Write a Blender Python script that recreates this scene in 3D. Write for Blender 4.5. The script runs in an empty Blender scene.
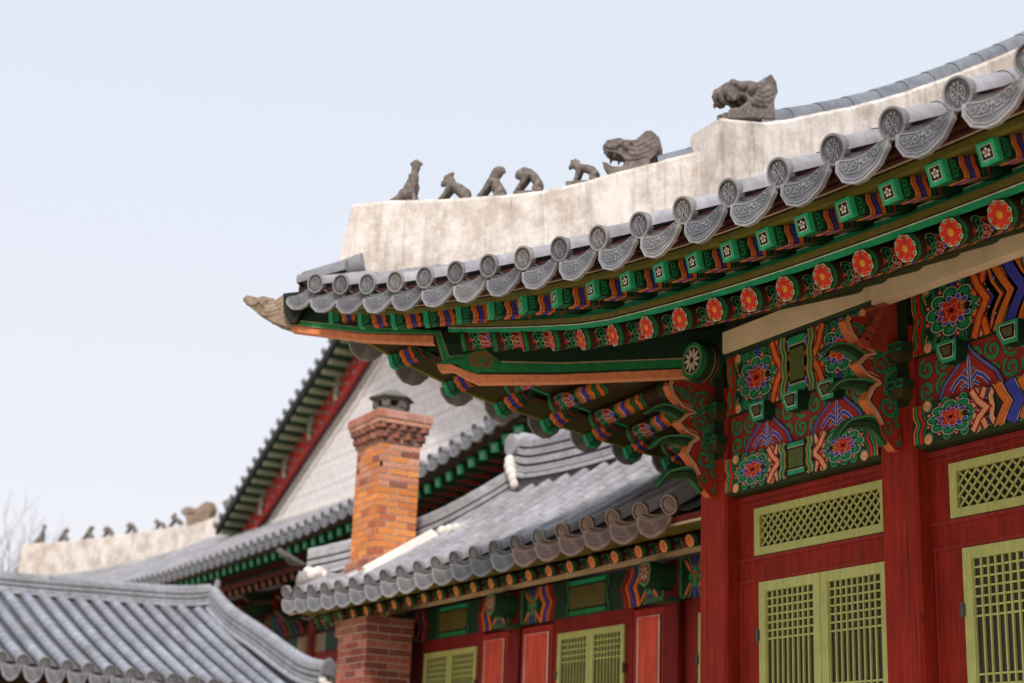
import bpy, math, random
from mathutils import Vector, Matrix, noise
R = math.radians
rnd = random.Random(7)
scene = bpy.context.scene
COL = scene.collection
# ---------------------------------------------------------------- camera
AZ = R(29.0702); PITCH = R(16.84); ROLL = R(2.3); CAMH = 1.6
cam = bpy.data.cameras.new('camera'); camo = bpy.data.objects.new('camera', cam); COL.objects.link(camo)
fh = Vector((-math.cos(AZ), math.sin(AZ), 0)); up = Vector((0, 0, 1))
fw = fh*math.cos(PITCH) + up*math.sin(PITCH)
ri = fh.cross(up); uu = ri.cross(fw)
r2 = ri*math.cos(ROLL) + uu*math.sin(ROLL); u2 = -ri*math.sin(ROLL) + uu*math.cos(ROLL)
mw = Matrix((r2, u2, -fw)).transposed().to_4x4(); mw.translation = (0, 0, CAMH)
camo.matrix_world = mw
cam.sensor_width = 36; cam.lens = 36*1573/1024; cam.clip_start = .1; cam.clip_end = 2000
cam.dof.use_dof = True; cam.dof.focus_distance = 13.5; cam.dof.aperture_fstop = 1.2
scene.camera = camo
# ---------------------------------------------------------------- world, sun, exposure
SUN_EL = R(42); SUN_AZ = Vector((.84, -.54, 0)).normalized()      # direction towards the sun (behind the camera)
w = bpy.data.worlds.new('World'); scene.world = w; w.use_nodes = True
nt = w.node_tree; nt.nodes.clear()
out = nt.nodes.new('ShaderNodeOutputWorld'); bg = nt.nodes.new('ShaderNodeBackground')
sky = nt.nodes.new('ShaderNodeTexSky'); sky.sky_type = 'NISHITA'; sky.sun_disc = False
sky.sun_elevation = SUN_EL; sky.sun_rotation = math.atan2(SUN_AZ.x, SUN_AZ.y)
sky.air_density = 1.0; sky.dust_density = 4.0; sky.ozone_density = 1.5
mix = nt.nodes.new('ShaderNodeMix'); mix.data_type = 'RGBA'; mix.inputs[0].default_value = .86
ramp = nt.nodes.new('ShaderNodeValToRGB'); tc = nt.nodes.new('ShaderNodeTexCoord'); sx = nt.nodes.new('ShaderNodeSeparateXYZ')
ramp.color_ramp.elements[0].position = 0.12; ramp.color_ramp.elements[0].color = (10.0, 9.85, 10.4, 1)
ramp.color_ramp.elements[1].position = .62; ramp.color_ramp.elements[1].color = (7.9, 9.0, 10.4, 1)
nt.links.new(tc.outputs['Generated'], sx.inputs[0]); nt.links.new(sx.outputs['Z'], ramp.inputs[0])
nt.links.new(sky.outputs[0], mix.inputs[6]); nt.links.new(ramp.outputs[0], mix.inputs[7])
nt.links.new(mix.outputs[2], bg.inputs[0]); bg.inputs[1].default_value = .1
nt.links.new(bg.outputs[0], out.inputs[0])
sun = bpy.data.lights.new('sun', 'SUN'); sun.energy = 3.0; sun.angle = R(6); sun.color = (1, .93, .84)
suno = bpy.data.objects.new('sun', sun); COL.objects.link(suno)
sd = SUN_AZ*math.cos(SUN_EL) + Vector((0, 0, math.sin(SUN_EL)))
suno.rotation_euler = sd.to_track_quat('Z', 'Y').to_euler()
scene.view_settings.view_transform = 'Standard'; scene.view_settings.look = 'None'
scene.view_settings.gamma = 1; scene.view_settings.exposure = 0.0
scene.view_settings.use_curve_mapping = False

# ---------------------------------------------------------------- palette (base colours)
G = (.018, .22, .065); GB = (.02, .36, .16); GD = (.012, .045, .022); GG = (.03, .14, .05); RE = (.60, .030, .010); OR = (.78, .18, .03)
SA = (.86, .38, .20); BL = (.06, .065, .46); OL = (.15, .13, .022); CR = (.66, .50, .33); WH = (.80, .76, .66); BK = (.012, .011, .010)
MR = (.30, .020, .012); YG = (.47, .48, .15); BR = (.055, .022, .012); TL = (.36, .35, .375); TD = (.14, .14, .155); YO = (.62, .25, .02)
PK = (.72, .2, .14)

# ---------------------------------------------------------------- materials
def new_mat(name):
    m = bpy.data.materials.new(name); m.use_nodes = True
    n = m.node_tree; b = n.nodes['Principled BSDF']; return m, n, b
def nd(n, t, **k):
    x = n.nodes.new(t)
    for a, v in k.items(): setattr(x, a, v)
    return x
def coords(n, scale=(1, 1, 1)):
    tc = nd(n, 'ShaderNodeTexCoord'); mp = nd(n, 'ShaderNodeMapping'); mp.inputs['Scale'].default_value = scale
    n.links.new(tc.outputs['Object'], mp.inputs[0]); return mp.outputs[0]
def mulmix(n, a, b, fac=1.0, mode='MULTIPLY'):
    m = nd(n, 'ShaderNodeMix', data_type='RGBA', blend_type=mode)
    if isinstance(fac, float): m.inputs[0].default_value = fac
    else: n.links.new(fac, m.inputs[0])
    for s, i in ((a, 6), (b, 7)):
        if isinstance(s, tuple): m.inputs[i].default_value = (*s, 1) if len(s) == 3 else s
        else: n.links.new(s, m.inputs[i])
    return m.outputs[2]
def ramp_of(n, src, p0, c0, p1, c1):
    r = nd(n, 'ShaderNodeValToRGB'); e = r.color_ramp.elements
    e[0].position = p0; e[0].color = (*c0, 1); e[1].position = p1; e[1].color = (*c1, 1)
    n.links.new(src, r.inputs[0]); return r.outputs[0]
def noise_of(n, co, s, d=4, rough=.6):
    t = nd(n, 'ShaderNodeTexNoise'); t.inputs['Scale'].default_value = s; t.inputs['Detail'].default_value = d
    t.inputs['Roughness'].default_value = rough; n.links.new(co, t.inputs['Vector']); return t.outputs['Fac']
def bump(n, b, h, s, dist=.01):
    x = nd(n, 'ShaderNodeBump'); x.inputs['Strength'].default_value = s; x.inputs['Distance'].default_value = dist
    n.links.new(h, x.inputs['Height']); n.links.new(x.outputs[0], b.inputs['Normal'])
def attr_mat(name, rough, wear, scale, bmp=.2, spec=.3, stretch=(1, 1, 1), lo=.6, big=.0):
    m, n, b = new_mat(name)
    a = nd(n, 'ShaderNodeAttribute', attribute_name='col')
    co = coords(n, stretch)
    f = noise_of(n, co, scale, 6, .65)
    c = mulmix(n, a.outputs['Color'], ramp_of(n, f, .3, (lo, lo, lo), .7, (1.15, 1.15, 1.15)), wear)
    if big:
        f2 = noise_of(n, coords(n, (1, 1, 1)), .9, 5, .6)
        c = mulmix(n, c, ramp_of(n, f2, .35, (.72, .70, .68), .65, (1.12, 1.12, 1.14)), big)
    n.links.new(c, b.inputs['Base Color']); b.inputs['Roughness'].default_value = rough
    b.inputs['Specular IOR Level'].default_value = spec
    bump(n, b, f, bmp, .006)
    return m
M_PAINT = attr_mat('painted_wood', .62, .7, 13, .3, .2, (1, 1, 1), .58, .5)
M_TILE = attr_mat('clay_tile', .6, .8, 7, .5, .35, (1, 1, 1), .6, .8)
M_BRICK = attr_mat('fired_brick', .85, .8, 22, .7, .2, (1, 1, 1), .6, .3)
M_RED = attr_mat('red_timber', .7, .75, 3.2, .4, .14, (6, 6, .45), .5, .9)
def red_wear():
    n = M_RED.node_tree; b = n.nodes['Principled BSDF']; src = b.inputs['Base Color'].links[0].from_socket
    c = mulmix(n, src, (.50, .12, .075), ramp_of(n, noise_of(n, coords(n, (3, 3, .5)), 3.1, 9, .8), .60, (0, 0, 0), .74, (.55, .55, .55)), 'MIX')
    c = mulmix(n, c, (.04, .012, .01), ramp_of(n, noise_of(n, coords(n, (1.6, 1.6, .9)), 2.3, 3, .5), .70, (0, 0, 0), .76, (.8, .8, .8)), 'MIX')
    c = mulmix(n, c, (.05, .012, .01), ramp_of(n, noise_of(n, coords(n, (26, 26, .5)), 1.3, 2, .4), .68, (0, 0, 0), .72, (.75, .75, .75)), 'MIX')
    n.links.new(c, b.inputs['Base Color'])
red_wear()
M_GREENWOOD = attr_mat('yellow_green_timber', .6, .6, 8, .25, .25, (4, 4, .6), .65, .35)
M_STONE = attr_mat('carved_clay', .85, .9, 16, .8, .2, (1, 1, 1), .45, .4)
M_DULL = attr_mat('plain_surface', .9, .6, 2.5, .3, .1, (1, 1, 1), .7, .3)
def plaster(name, base, stain, k=.8):
    m, n, b = new_mat(name)
    co = coords(n, (1.0, 1.0, .09)); f = noise_of(n, co, 7.5, 8, .74)
    f2 = noise_of(n, coords(n), 1.6, 8, .75); f3 = noise_of(n, coords(n), 9, 6, .7)
    c = mulmix(n, base, stain, ramp_of(n, f, .48, (0, 0, 0), .72, (1, 1, 1)), 'MIX')
    c = mulmix(n, c, ramp_of(n, f2, .40, (.62, .55, .50), .56, (1, 1, 1)), k)
    c = mulmix(n, c, ramp_of(n, f3, .3, (.85, .83, .8), .6, (1, 1, 1)), .8)
    n.links.new(c, b.inputs['Base Color']); b.inputs['Roughness'].default_value = .9
    bump(n, b, f3, .5, .01); return m
M_PLASTER = plaster('lime_plaster', (.76, .705, .665), (.44, .39, .36), .8)
M_WHITE = plaster('white_lime', (.8, .76, .72), (.66, .6, .55), .3)
def gable_mat():
    m, n, b = new_mat('patterned_gable_plaster')
    co = coords(n, (1, 1, 1))
    t = nd(n, 'ShaderNodeTexBrick'); t.inputs['Scale'].default_value = 1.0; t.offset = .5; t.squash = 1
    for k, v in (('Color1', (.88, .84, .81, 1)), ('Color2', (.90, .85, .83, 1)), ('Mortar', (.72, .66, .67, 1))): t.inputs[k].default_value = v
    t.inputs['Mortar Size'].default_value = .035; t.inputs['Brick Width'].default_value = .62; t.inputs['Row Height'].default_value = .34
    mp = nd(n, 'ShaderNodeMapping'); mp.inputs['Rotation'].default_value = (R(90), 0, 0)
    n.links.new(co, mp.inputs[0]); n.links.new(mp.outputs[0], t.inputs['Vector'])
    t2 = nd(n, 'ShaderNodeTexBrick'); mp2 = nd(n, 'ShaderNodeMapping'); mp2.inputs['Rotation'].default_value = (R(90), 0, 0); mp2.inputs['Rotation'].default_value[1] = R(0)
    mp2.inputs['Location'].default_value = (.17, .11, .2); n.links.new(co, mp2.inputs[0]); n.links.new(mp2.outputs[0], t2.inputs['Vector'])
    for k, v in (('Color1', (1, 1, 1, 1)), ('Color2', (1, 1, 1, 1)), ('Mortar', (.78, .74, .76, 1))): t2.inputs[k].default_value = v
    t2.inputs['Scale'].default_value = 1; t2.inputs['Mortar Size'].default_value = .03; t2.inputs['Brick Width'].default_value = .3; t2.inputs['Row Height'].default_value = .5
    f = noise_of(n, co, 3, 6)
    c = mulmix(n, t.outputs[0], t2.outputs[0], .85)
    c = mulmix(n, c, ramp_of(n, f, .3, (.85, .84, .84), .7, (1.05, 1.05, 1.05)), .8)
    n.links.new(c, b.inputs['Base Color']); b.inputs['Roughness'].default_value = .9; return m
M_GABLE = gable_mat()
def ground_mat():
    m, n, b = new_mat('packed_sand'); co = coords(n)
    c = mulmix(n, (.62, .50, .35), ramp_of(n, noise_of(n, co, .6, 8), .3, (.7, .7, .68), .7, (1.1, 1.1, 1.1)), 1.0)
    c = mulmix(n, c, ramp_of(n, noise_of(n, co, 40, 3), .3, (.8, .8, .8), .7, (1.1, 1.1, 1.1)), 1.0)
    n.links.new(c, b.inputs['Base Color']); b.inputs['Roughness'].default_value = .95; return m
M_GROUND = ground_mat()

# ---------------------------------------------------------------- mesh builder
class MB:
    def __init__(s): s.v = []; s.f = []; s.c = []; s.sm = []
    def add(s, vs, fs, col, sm=False):
        k = len(s.v); s.v += [tuple(v) for v in vs]
        for f in fs: s.f.append(tuple(i+k for i in f)); s.c.append(col); s.sm.append(sm)
    def quad(s, a, b, c, d, col): s.add((a, b, c, d), ((0, 1, 2, 3),), col)
    def box(s, x0, x1, y0, y1, z0, z1, col, M=None, ch=0):
        if ch:
            pts = [(x0+ch, y0), (x1-ch, y0), (x1, y0+ch), (x1, y1-ch), (x1-ch, y1), (x0+ch, y1), (x0, y1-ch), (x0, y0+ch)]
            vs = [Vector((x, y, z)) for z in (z0, z1) for x, y in pts]; n = 8
            fs = [tuple(range(n-1, -1, -1)), tuple(range(n, 2*n))] + [(i, (i+1) % n, n+(i+1) % n, n+i) for i in range(n)]
        else:
            vs = [Vector((x, y, z)) for z in (z0, z1) for x, y in ((x0, y0), (x1, y0), (x1, y1), (x0, y1))]
            fs = [(0, 3, 2, 1), (4, 5, 6, 7), (0, 1, 5, 4), (1, 2, 6, 5), (2, 3, 7, 6), (3, 0, 4, 7)]
        if M: vs = [M @ v for v in vs]
        s.add(vs, fs, col)
    def prism(s, loop, off, col, side=None):
        n = len(loop); off = Vector(off); vs = [Vector(p) for p in loop] + [Vector(p)+off for p in loop]
        s.add(vs, [tuple(range(n)), tuple(range(2*n-1, n-1, -1))], col)
        s.add(vs, [(i, n+i, n+(i+1) % n, (i+1) % n) for i in range(n)], side or col)
    def tube(s, path, rad, seg, col, caps=True, a0=0, a1=2*math.pi, upv=None, sm=True):
        path = [Vector(p) for p in path]; n = len(path); full = abs(a1-a0-2*math.pi) < 1e-4; k = seg if full else seg+1
        vs = []
        for i, p in enumerate(path):
            d = (path[min(i+1, n-1)]-path[max(i-1, 0)]).normalized()
            a = upv or (Vector((0, 0, 1)) if abs(d.z) < .93 else Vector((1, 0, 0)))
            x = d.cross(a).normalized(); y = x.cross(d)
            r = rad[i] if isinstance(rad, (list, tuple)) else rad
            for j in range(k):
                t = a0+(a1-a0)*j/seg; vs.append(p+x*math.cos(t)*r+y*math.sin(t)*r)
        fs = []
        for i in range(n-1):
            for j in range(seg):
                j2 = (j+1) % k if full else j+1
                fs.append((i*k+j, (i+1)*k+j, (i+1)*k+j2, i*k+j2))
        s.add(vs, fs, col, sm)
        if caps: s.add(vs[:k], [tuple(range(k))], col); s.add(vs[-k:], [tuple(range(k-1, -1, -1))], col)
    def build(s, name, mat, parent=None, M=None, smooth=None):
        o = bpy.data.objects.new(name, s.mesh(name, mat, rootloc(parent) if M is None else None)); COL.objects.link(o)
        if parent:
            o.parent = parent
            if M is not None: o.matrix_basis = Matrix.Translation(-rootloc(parent)) @ M
        elif M is not None: o.matrix_world = M
        return o
    def mesh(s, name, mat, off=None):
        me = bpy.data.meshes.new(name)
        vs = [(v[0]-off[0], v[1]-off[1], v[2]-off[2]) for v in s.v] if off is not None else s.v
        me.from_pydata(vs, [], s.f)
        a = me.attributes.new('col', 'FLOAT_COLOR', 'FACE')
        flat = []
        for c in s.c: flat += [c[0], c[1], c[2], 1.0]
        a.data.foreach_set('color', flat)
        me.polygons.foreach_set('use_smooth', s.sm)
        me.materials.append(mat); me.update(); return me
def rootloc(o):
    if o is None: return Vector((0, 0, 0))
    while o.parent: o = o.parent
    return Vector(o.location)
def thing(name, label, cat, loc=(0, 0, 0), group=None):
    o = bpy.data.objects.new(name, None); COL.objects.link(o); o.location = loc; o.empty_display_size = .3
    o['label'] = label; o['category'] = cat
    if group: o['group'] = group
    return o
def inst(src, name, parent, M):
    """copy of a part (and its children) sharing mesh data"""
    o = src.copy(); o.name = name; COL.objects.link(o); o.parent = parent
    o.matrix_basis = Matrix.Translation(-rootloc(parent)) @ M
    for ch in src.children:
        c = ch.copy(); COL.objects.link(c); c.parent = o; c.matrix_basis = ch.matrix_basis.copy()
    return o
def frame(p, ax, upv=(0, 0, 1)):
    """matrix: local X along ax, local Z towards up"""
    x = Vector(ax).normalized(); y = Vector(upv).cross(x).normalized(); z = x.cross(y)
    m = Matrix((x, y, z)).transposed().to_4x4(); m.translation = p; return m

# ---------------------------------------------------------------- flat ornament laid on a surface as thin raised paint
PR = random.Random(21)
class Paint:
    def __init__(s, mb, fn, lay=.0011): s.mb = mb; s.fn = fn; s.L = lay; s.k = 0
    def J(s, c):
        k = 1+PR.uniform(-.11, .11); return (c[0]*k, c[1]*k, c[2]*k)
    def P(s, u, v, h): return s.fn(u, v, (h+1)*s.L)
    def poly(s, pts, col, h=0):
        s.mb.add([s.P(u, v, h) for u, v in pts], [tuple(range(len(pts)))], s.J(col))
    def rect(s, u0, v0, u1, v1, col, h=0, n=1):
        for i in range(n):
            a = u0+(u1-u0)*i/n; b = u0+(u1-u0)*(i+1)/n; s.poly([(a, v0), (b, v0), (b, v1), (a, v1)], col, h)
    def disc(s, cu, cv, r, col, h=0, r2=None, ang=0, n=12):
        r2 = r2 or r; ca, sa = math.cos(ang), math.sin(ang); pts = []
        for i in range(n):
            t = 2*math.pi*i/n; x = r*math.cos(t); y = r2*math.sin(t); pts.append((cu+x*ca-y*sa, cv+x*sa+y*ca))
        s.poly(pts, col, h)
    def stroke(s, pts, w, col, h=0, closed=False, taper=False):
        n = len(pts); L = []; Rr = []
        for i in range(n):
            a = pts[(i-1) % n] if (closed or i > 0) else pts[i]; b = pts[(i+1) % n] if (closed or i < n-1) else pts[i]
            dx, dy = b[0]-a[0], b[1]-a[1]; d = math.hypot(dx, dy) or 1; ww = w*.5*((1-i/(n-1)*.75) if taper else 1)
            nx, ny = -dy/d*ww, dx/d*ww
            if 0 < i < n-1 or closed:
                e1 = (pts[i][0]-a[0], pts[i][1]-a[1]); l1 = math.hypot(*e1) or 1
                c = (e1[0]*dx+e1[1]*dy)/(l1*d); f = min(1.6, 1/max(.5, c)); nx *= f; ny *= f
            L.append((pts[i][0]+nx, pts[i][1]+ny)); Rr.append((pts[i][0]-nx, pts[i][1]-ny))
        vs = [s.P(*q, h) for q in L+Rr]; m = n if closed else n-1
        s.mb.add(vs, [(i, (i+1) % n, n+(i+1) % n, n+i) for i in range(m)], s.J(col))
    def line3(s, pts, w, c1, c2, h=0, e=.35, closed=False):
        """stroke with a contrasting edge on both sides"""
        s.stroke(pts, w*(1+e), c2, h, closed); s.stroke(pts, w, c1, h+1, closed)
    def spiral(s, cu, cv, r, turns, a0, dr, w, col, h=0, edge=None, n=0):
        n = n or int(10*turns)+4; pts = []
        for i in range(n+1):
            t = i/n; rr = r*(1-.82*t); a = a0+dr*turns*2*math.pi*t; pts.append((cu+rr*math.cos(a), cv+rr*math.sin(a)))
        if edge: s.stroke(pts, w*1.9, BK, h); s.stroke(pts, w*1.35, (.13, .42, .20), h+.6)
        s.stroke(pts, w*.85, col, h+1.2)
    def flower(s, cu, cv, r, n, pc, cc, back, h=0, rot=0, edge=None):
        for i in range(n):
            a = rot+2*math.pi*(i+.5)/n
            if back: s.disc(cu+math.cos(a)*r*.74, cv+math.sin(a)*r*.74, r*.27, WH, h, n=8); s.disc(cu+math.cos(a)*r*.74, cv+math.sin(a)*r*.74, r*.21, back, h+1, n=8)
        for i in range(n):
            a = rot+2*math.pi*i/n
            if edge: s.disc(cu+math.cos(a)*r*.6, cv+math.sin(a)*r*.6, r*.37, edge, h+2, r*.28, a, 10)
        for i in range(n):
            a = rot+2*math.pi*i/n
            s.disc(cu+math.cos(a)*r*.6, cv+math.sin(a)*r*.6, r*.33, pc, h+3, r*.235, a, 10)
        if cc: s.disc(cu, cv, r*.33, RE, h+4); s.disc(cu, cv, r*.27, cc, h+5)

def lotus(p, cu, cv, s, d=1, h=2):
    """large lotus medallion ringed by green scrolls"""
    for k in range(9):
        a = 2*math.pi*k/9+.3; x, y = cu+math.cos(a)*s*.74, cv+math.sin(a)*s*.72
        for i, (rr, c) in enumerate(((.30, BK), (.275, WH), (.250, G), (.18, BK), (.150, GB), (.095, BK), (.065, GB))): p.disc(x, y, s*rr, c, h+i*.5, n=12)
        a += math.pi/9
        x, y = cu+math.cos(a)*s*1.0, cv+math.sin(a)*s*.98
        p.disc(x, y, s*.09, RE, h+3.5, n=8); p.disc(x, y, s*.035, WH, h+4, n=6)
    p.disc(cu, cv, s*.68, BK, h+4.5, s*.62, n=20)
    for k in range(11):
        a = 2*math.pi*k/11+.1
        x, y = cu+math.cos(a)*s*.5, cv+math.sin(a)*s*.48
        p.disc(x, y, s*.175, WH, h+5, s*.125, a, 10); p.disc(x, y, s*.155, BL, h+5.5, s*.105, a, 10)
    for ring, (rad, nn, sz) in enumerate(((.30, 7, .21), (.13, 4, .17))):
        for k in range(nn):
            a = 2*math.pi*k/nn+ring*.6+d*.4; x, y = cu-d*s*.06+math.cos(a)*s*rad, cv+math.sin(a)*s*rad
            p.disc(x, y, s*sz, SA, h+6+ring, s*sz*.72, a, 10); p.disc(x, y, s*(sz-.02), RE, h+6.5+ring, s*(sz*.72-.02), a, 10)
    for y in (-.12, 0.02, .15): p.disc(cu+d*s*.38, cv+y*s, s*.12, YO, h+8.5, s*.1, n=8)
    p.disc(cu+d*s*.5, cv, s*.1, BK, h+9, s*.18, n=8); p.disc(cu-d*s*.42, cv, s*.09, BL, h+9, n=8)
def scroll_field(p, u0, v0, u1, v1, s, h=2, seed=1, w=None):
    """interlaced green vine scrolls"""
    q = random.Random(seed); w = w or s*.22; nx = max(1, round((u1-u0)/(2*s))); ny = max(1, round((v1-v0)/(1.9*s)))
    for i in range(nx):
        for j in range(ny):
            cu = u0+(i+.5)*(u1-u0)/nx; cv = v0+(j+.5)*(v1-v0)/ny; d = 1 if (i+j) % 2 else -1
            p.spiral(cu, cv, s*.95, 1.35, q.random()*.8+(.5*math.pi if d > 0 else 1.5*math.pi), d, w, G, h+(i+j) % 2*2, BK)
            p.spiral(cu, cv, s*.95, .8, q.random()*.4+(.5*math.pi if d > 0 else 1.5*math.pi), d, w*.22, GB, h+4+(i+j) % 2)
def ribbons(p, u, v0, v1, w, d, cols, a=1.0, h=1, n=8, kind='zig'):
    """set of parallel chevrons or waves from v0 to v1; d = side they point to"""
    H = v1-v0; x = u
    for c, ww in cols:
        if kind == 'zig': pts = [(x, v0), (x+d*a*.5, v0+H*.28), (x+d*a, v0+H*.42), (x+d*a*.95, v0+H*.52), (x+d*a*.35, v0+H*.68), (x, v1)] if n == 8 else [(x, v0), (x+d*a, v0+H*.5), (x, v1)]
        else: pts = [(x+d*a*math.sin(math.pi*i/8)**1.5, v0+H*i/8) for i in range(9)]
        p.stroke(pts, ww, c, h); x += d*ww*.98; h += .3
def band_panel(p, W, H, big=False, seed=0):
    """one painted beam face: W wide, H high, symmetric about its middle"""
    p.rect(0, 0, W, H, GD, 0, 6)
    for side in (0, 1):
        q = Paint(p.mb, (lambda u, v, h, f=p.fn, s=side: f(u if s == 0 else W-u, v, h)), p.L)
        m = W/2; s = H*.44 if not big else H*.36; cl = .50 if not big else .54; kx = 1.95 if not big else 1.45
        for x, c, ww in ((.0, OR, .02), (.02, BK, .01), (.03, GB, .03), (.06, BK, .012), (.072, RE, .045), (.117, BK, .01), (.127, G, .02)): q.stroke([(x+ww/2, 0), (x+ww/2+.0, H*.3), (x+ww/2+.045, H*.5), (x+ww/2, H*.7), (x+ww/2, H)], ww*1.08, c, 1)
        for k in range(6):                                          # small scrolls filling the dark ground
            for yy in (.10, .90):
                cu_ = .20+k*(m-.35)/6
                for i, (r_, c) in enumerate(((.052, (.10, .36, .18)), (.045, G), (.030, GD), (.020, GB))): q.disc(cu_, H*yy, r_, c, 1.2+i*.3, n=10)
            q.disc(.235+k*(m-.35)/6, H*.5, .035, RE, 1.2, n=8); q.disc(.235+k*(m-.35)/6, H*.5, .014, SA, 1.6, n=6)
        if big:
            for k in range(7):                                     # green rays above and below the medallion
                x = cl-s*kx*1.0+k*s*kx*.333
                if k == 3: continue
                for v0, v1 in ((H*.70, H*.99), (.01*H, H*.26)):
                    q.stroke([(x, v0 if v0 > H/2 else v1), (x+(k-3)*s*.10, v1 if v0 > H/2 else v0)], .032, GB if k % 2 else G, 1)
                    q.stroke([(x, v0 if v0 > H/2 else v1), (x+(k-3)*s*.10, v1 if v0 > H/2 else v0)], .012, OR if k % 3 == 0 else BK, 2)
            for v0, v1 in ((H*.74, H), (0, H*.24)):
                q.rect(cl-.035, v0, cl+.035, v1, BL, 3); q.rect(cl-.035, v0, cl-.025, v1, BK, 3.5); q.rect(cl+.025, v0, cl+.035, v1, BK, 3.5)
        lotus(Paint(q.mb, (lambda u, v, h, f=q.fn: f(cl+(u-cl)*kx, v, h)), q.L), cl, H/2, s, 1, 4)
        for yy in (.07, .93): q.disc(cl-s*kx*1.0, H*yy, .05, SA, 3, n=8); q.disc(cl+s*kx*.9, H*yy, .05, SA, 3, n=8)
        x0 = cl+s*kx*(1.0 if not big else .90)
        a = .5*(m*.62-x0) if m*.62 > x0 else .06
        # crossing orange ribbons
        wv = .045 if not big else .055
        xr = x0-.0
        for c, ww, hh in ((BK, wv*1.9, 12), (RE, wv*1.55, 12.5), (SA if not big else OR, wv, 13)):
            q.stroke([(xr-.07, H), (xr, H*.72), (xr+.10, H*.5), (xr+.0, H*.28), (xr-.07, 0)], ww, c, hh)
        for c, ww, hh in ((BK, wv*1.9, 10), (RE, wv*1.55, 10.5), (SA if not big else OR, wv, 11)):
            q.stroke([(xr+.09, H), (xr+.055, H*.80), (xr-.06, H*.62)], ww, c, hh); q.stroke([(xr+.09, 0), (xr+.055, H*.2), (xr-.06, H*.38)], ww, c, hh)
        if not big:
            for c, ww, hh in ((BK, .085, 9), (SA, .05, 9.5)): q.stroke([(xr+.20, H), (xr+.15, H*.75), (xr+.17, H*.5), (xr+.15, H*.25), (xr+.20, 0)], ww, c, hh)
        else:
            for dx_, c, ww in ((.12, BK, .06), (.12, BL, .045), (.17, OR, .03)): q.stroke([(xr+dx_-.05, H), (xr+dx_, H*.72), (xr+dx_+.10, H*.5), (xr+dx_, H*.28), (xr+dx_-.05, 0)], ww, c, 8+dx_*4)
        if W > 3:
            xc = xr+.22; kc = H/.66
            for c, ww in ((BK, .02), (OR, .09), (SA, .02), (BK, .015), (BL, .12), (WH, .012), (BK, .015), (OR, .10), (YO, .03), (BK, .02), (BL, .09), (BK, .012), (RE, .07), (OR, .03), (BK, .02), (G, .05), (GB, .02)):
                q.stroke([(xc+ww/2-.10*kc, H), (xc+ww/2, H*.72), (xc+ww/2+.10*kc, H*.5), (xc+ww/2, H*.28), (xc+ww/2-.10*kc, 0)], ww*(1.1 if kc > .9 else .95), c, 13.5); xc += ww
        xb = xr+.15
        for k, yy in enumerate((.18, .5, .82)): q.disc(xb-.02, H*yy, H*.13, WH, 7, H*.13*1.05); q.disc(xb-.02, H*yy, H*.118, BL, 8)
        # wavy green, white and orange edging towards the middle block
        xe = m-.15
        for i, (c, ww) in enumerate(((BK, .12), (GG, .10), (G, .05), (YO, .016))):
            off = (0, 0, .0, .03)[i]
            q.stroke([(xe-.07+off, 0), (xe-.085+off, H*.15), (xe-.045+off, H*.32), (xe-.06+off, H*.5), (xe-.045+off, H*.68), (xe-.085+off, H*.85), (xe-.07+off, H)], ww, c, 14+i)
        q.stroke([(xe-.095, 0), (xe-.11, H*.15), (xe-.07, H*.32), (xe-.085, H*.5), (xe-.07, H*.68), (xe-.11, H*.85), (xe-.095, H)], .012, CR, 19)
        # plain olive middle with green bars
        q.poly([(xe, 0), (m+.001, 0), (m+.001, H), (xe, H), (xe+.03, H*.8), (xe+.03, H*.2)], BK, 15)
        q.rect(xe+.035, H*.24, m+.001, H*.76, (.10, .13, .03), 17)
        q.rect(xe+.02, H*.045, m+.001, H*.17, GB, 17); q.rect(xe+.02, H*.83, m+.001, H*.955, GB, 17)
        q.rect(xe+.02, H*.17, m+.001, H*.19, CR, 17.5); q.rect(xe+.02, H*.81, m+.001, H*.83, CR, 17.5)
# ---------------------------------------------------------------- reusable roof pieces (prototypes share their meshes)
def tile_end_mesh(detail=True, tint=(1, 1, 1)):
    """round end of a convex tile: local X points outwards, disc in the YZ plane"""
    m = MB(); r = .120; n = 24
    def ring(x0, ra, x1, rb, col): 
        vs = [(x0, ra*math.cos(2*math.pi*i/n), ra*math.sin(2*math.pi*i/n)) for i in range(n)]+[(x1, rb*math.cos(2*math.pi*i/n), rb*math.sin(2*math.pi*i/n)) for i in range(n)]
        m.add(vs, [(i, (i+1) % n, n+(i+1) % n, n+i) for i in range(n)], col, False)
    c = (.30, .295, .31)
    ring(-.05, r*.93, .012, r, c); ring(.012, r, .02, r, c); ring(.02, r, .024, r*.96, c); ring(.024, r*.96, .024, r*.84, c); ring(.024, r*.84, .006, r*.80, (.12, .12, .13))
    m.add([(.006, r*.80*math.cos(2*math.pi*i/n), r*.80*math.sin(2*math.pi*i/n)) for i in range(n)], [tuple(range(n))], (.15, .15, .165))  # recess and its wall darkened in colour, as shade between the relief lines
    if detail:
        p = Paint(m, lambda u, v, h: (.008+h, u, v), .006)
        L = (.26, .26, .28)
        p.stroke([(-.05, -.03), (-.055, .02), (-.02, .05), (-.005, 0), (-.02, -.05), (-.045, -.03)], .012, L)
        p.stroke([(.05, -.03), (.055, .02), (.02, .05), (.005, 0), (.02, -.05), (.045, -.03)], .012, L)
        for y, z in ((-.035, .01), (.035, .01), (-.03, -.015), (.03, -.015), (0, .068), (-.03, .06), (.03, .06), (0, -.07), (-.03, -.06), (.03, -.06)): p.disc(y, z, .011, L, .5, n=7)
    m.c = [tuple(a*b for a, b in zip(q, tint)) for q in m.c]
    return m.mesh('tile_end', M_TILE)
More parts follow.
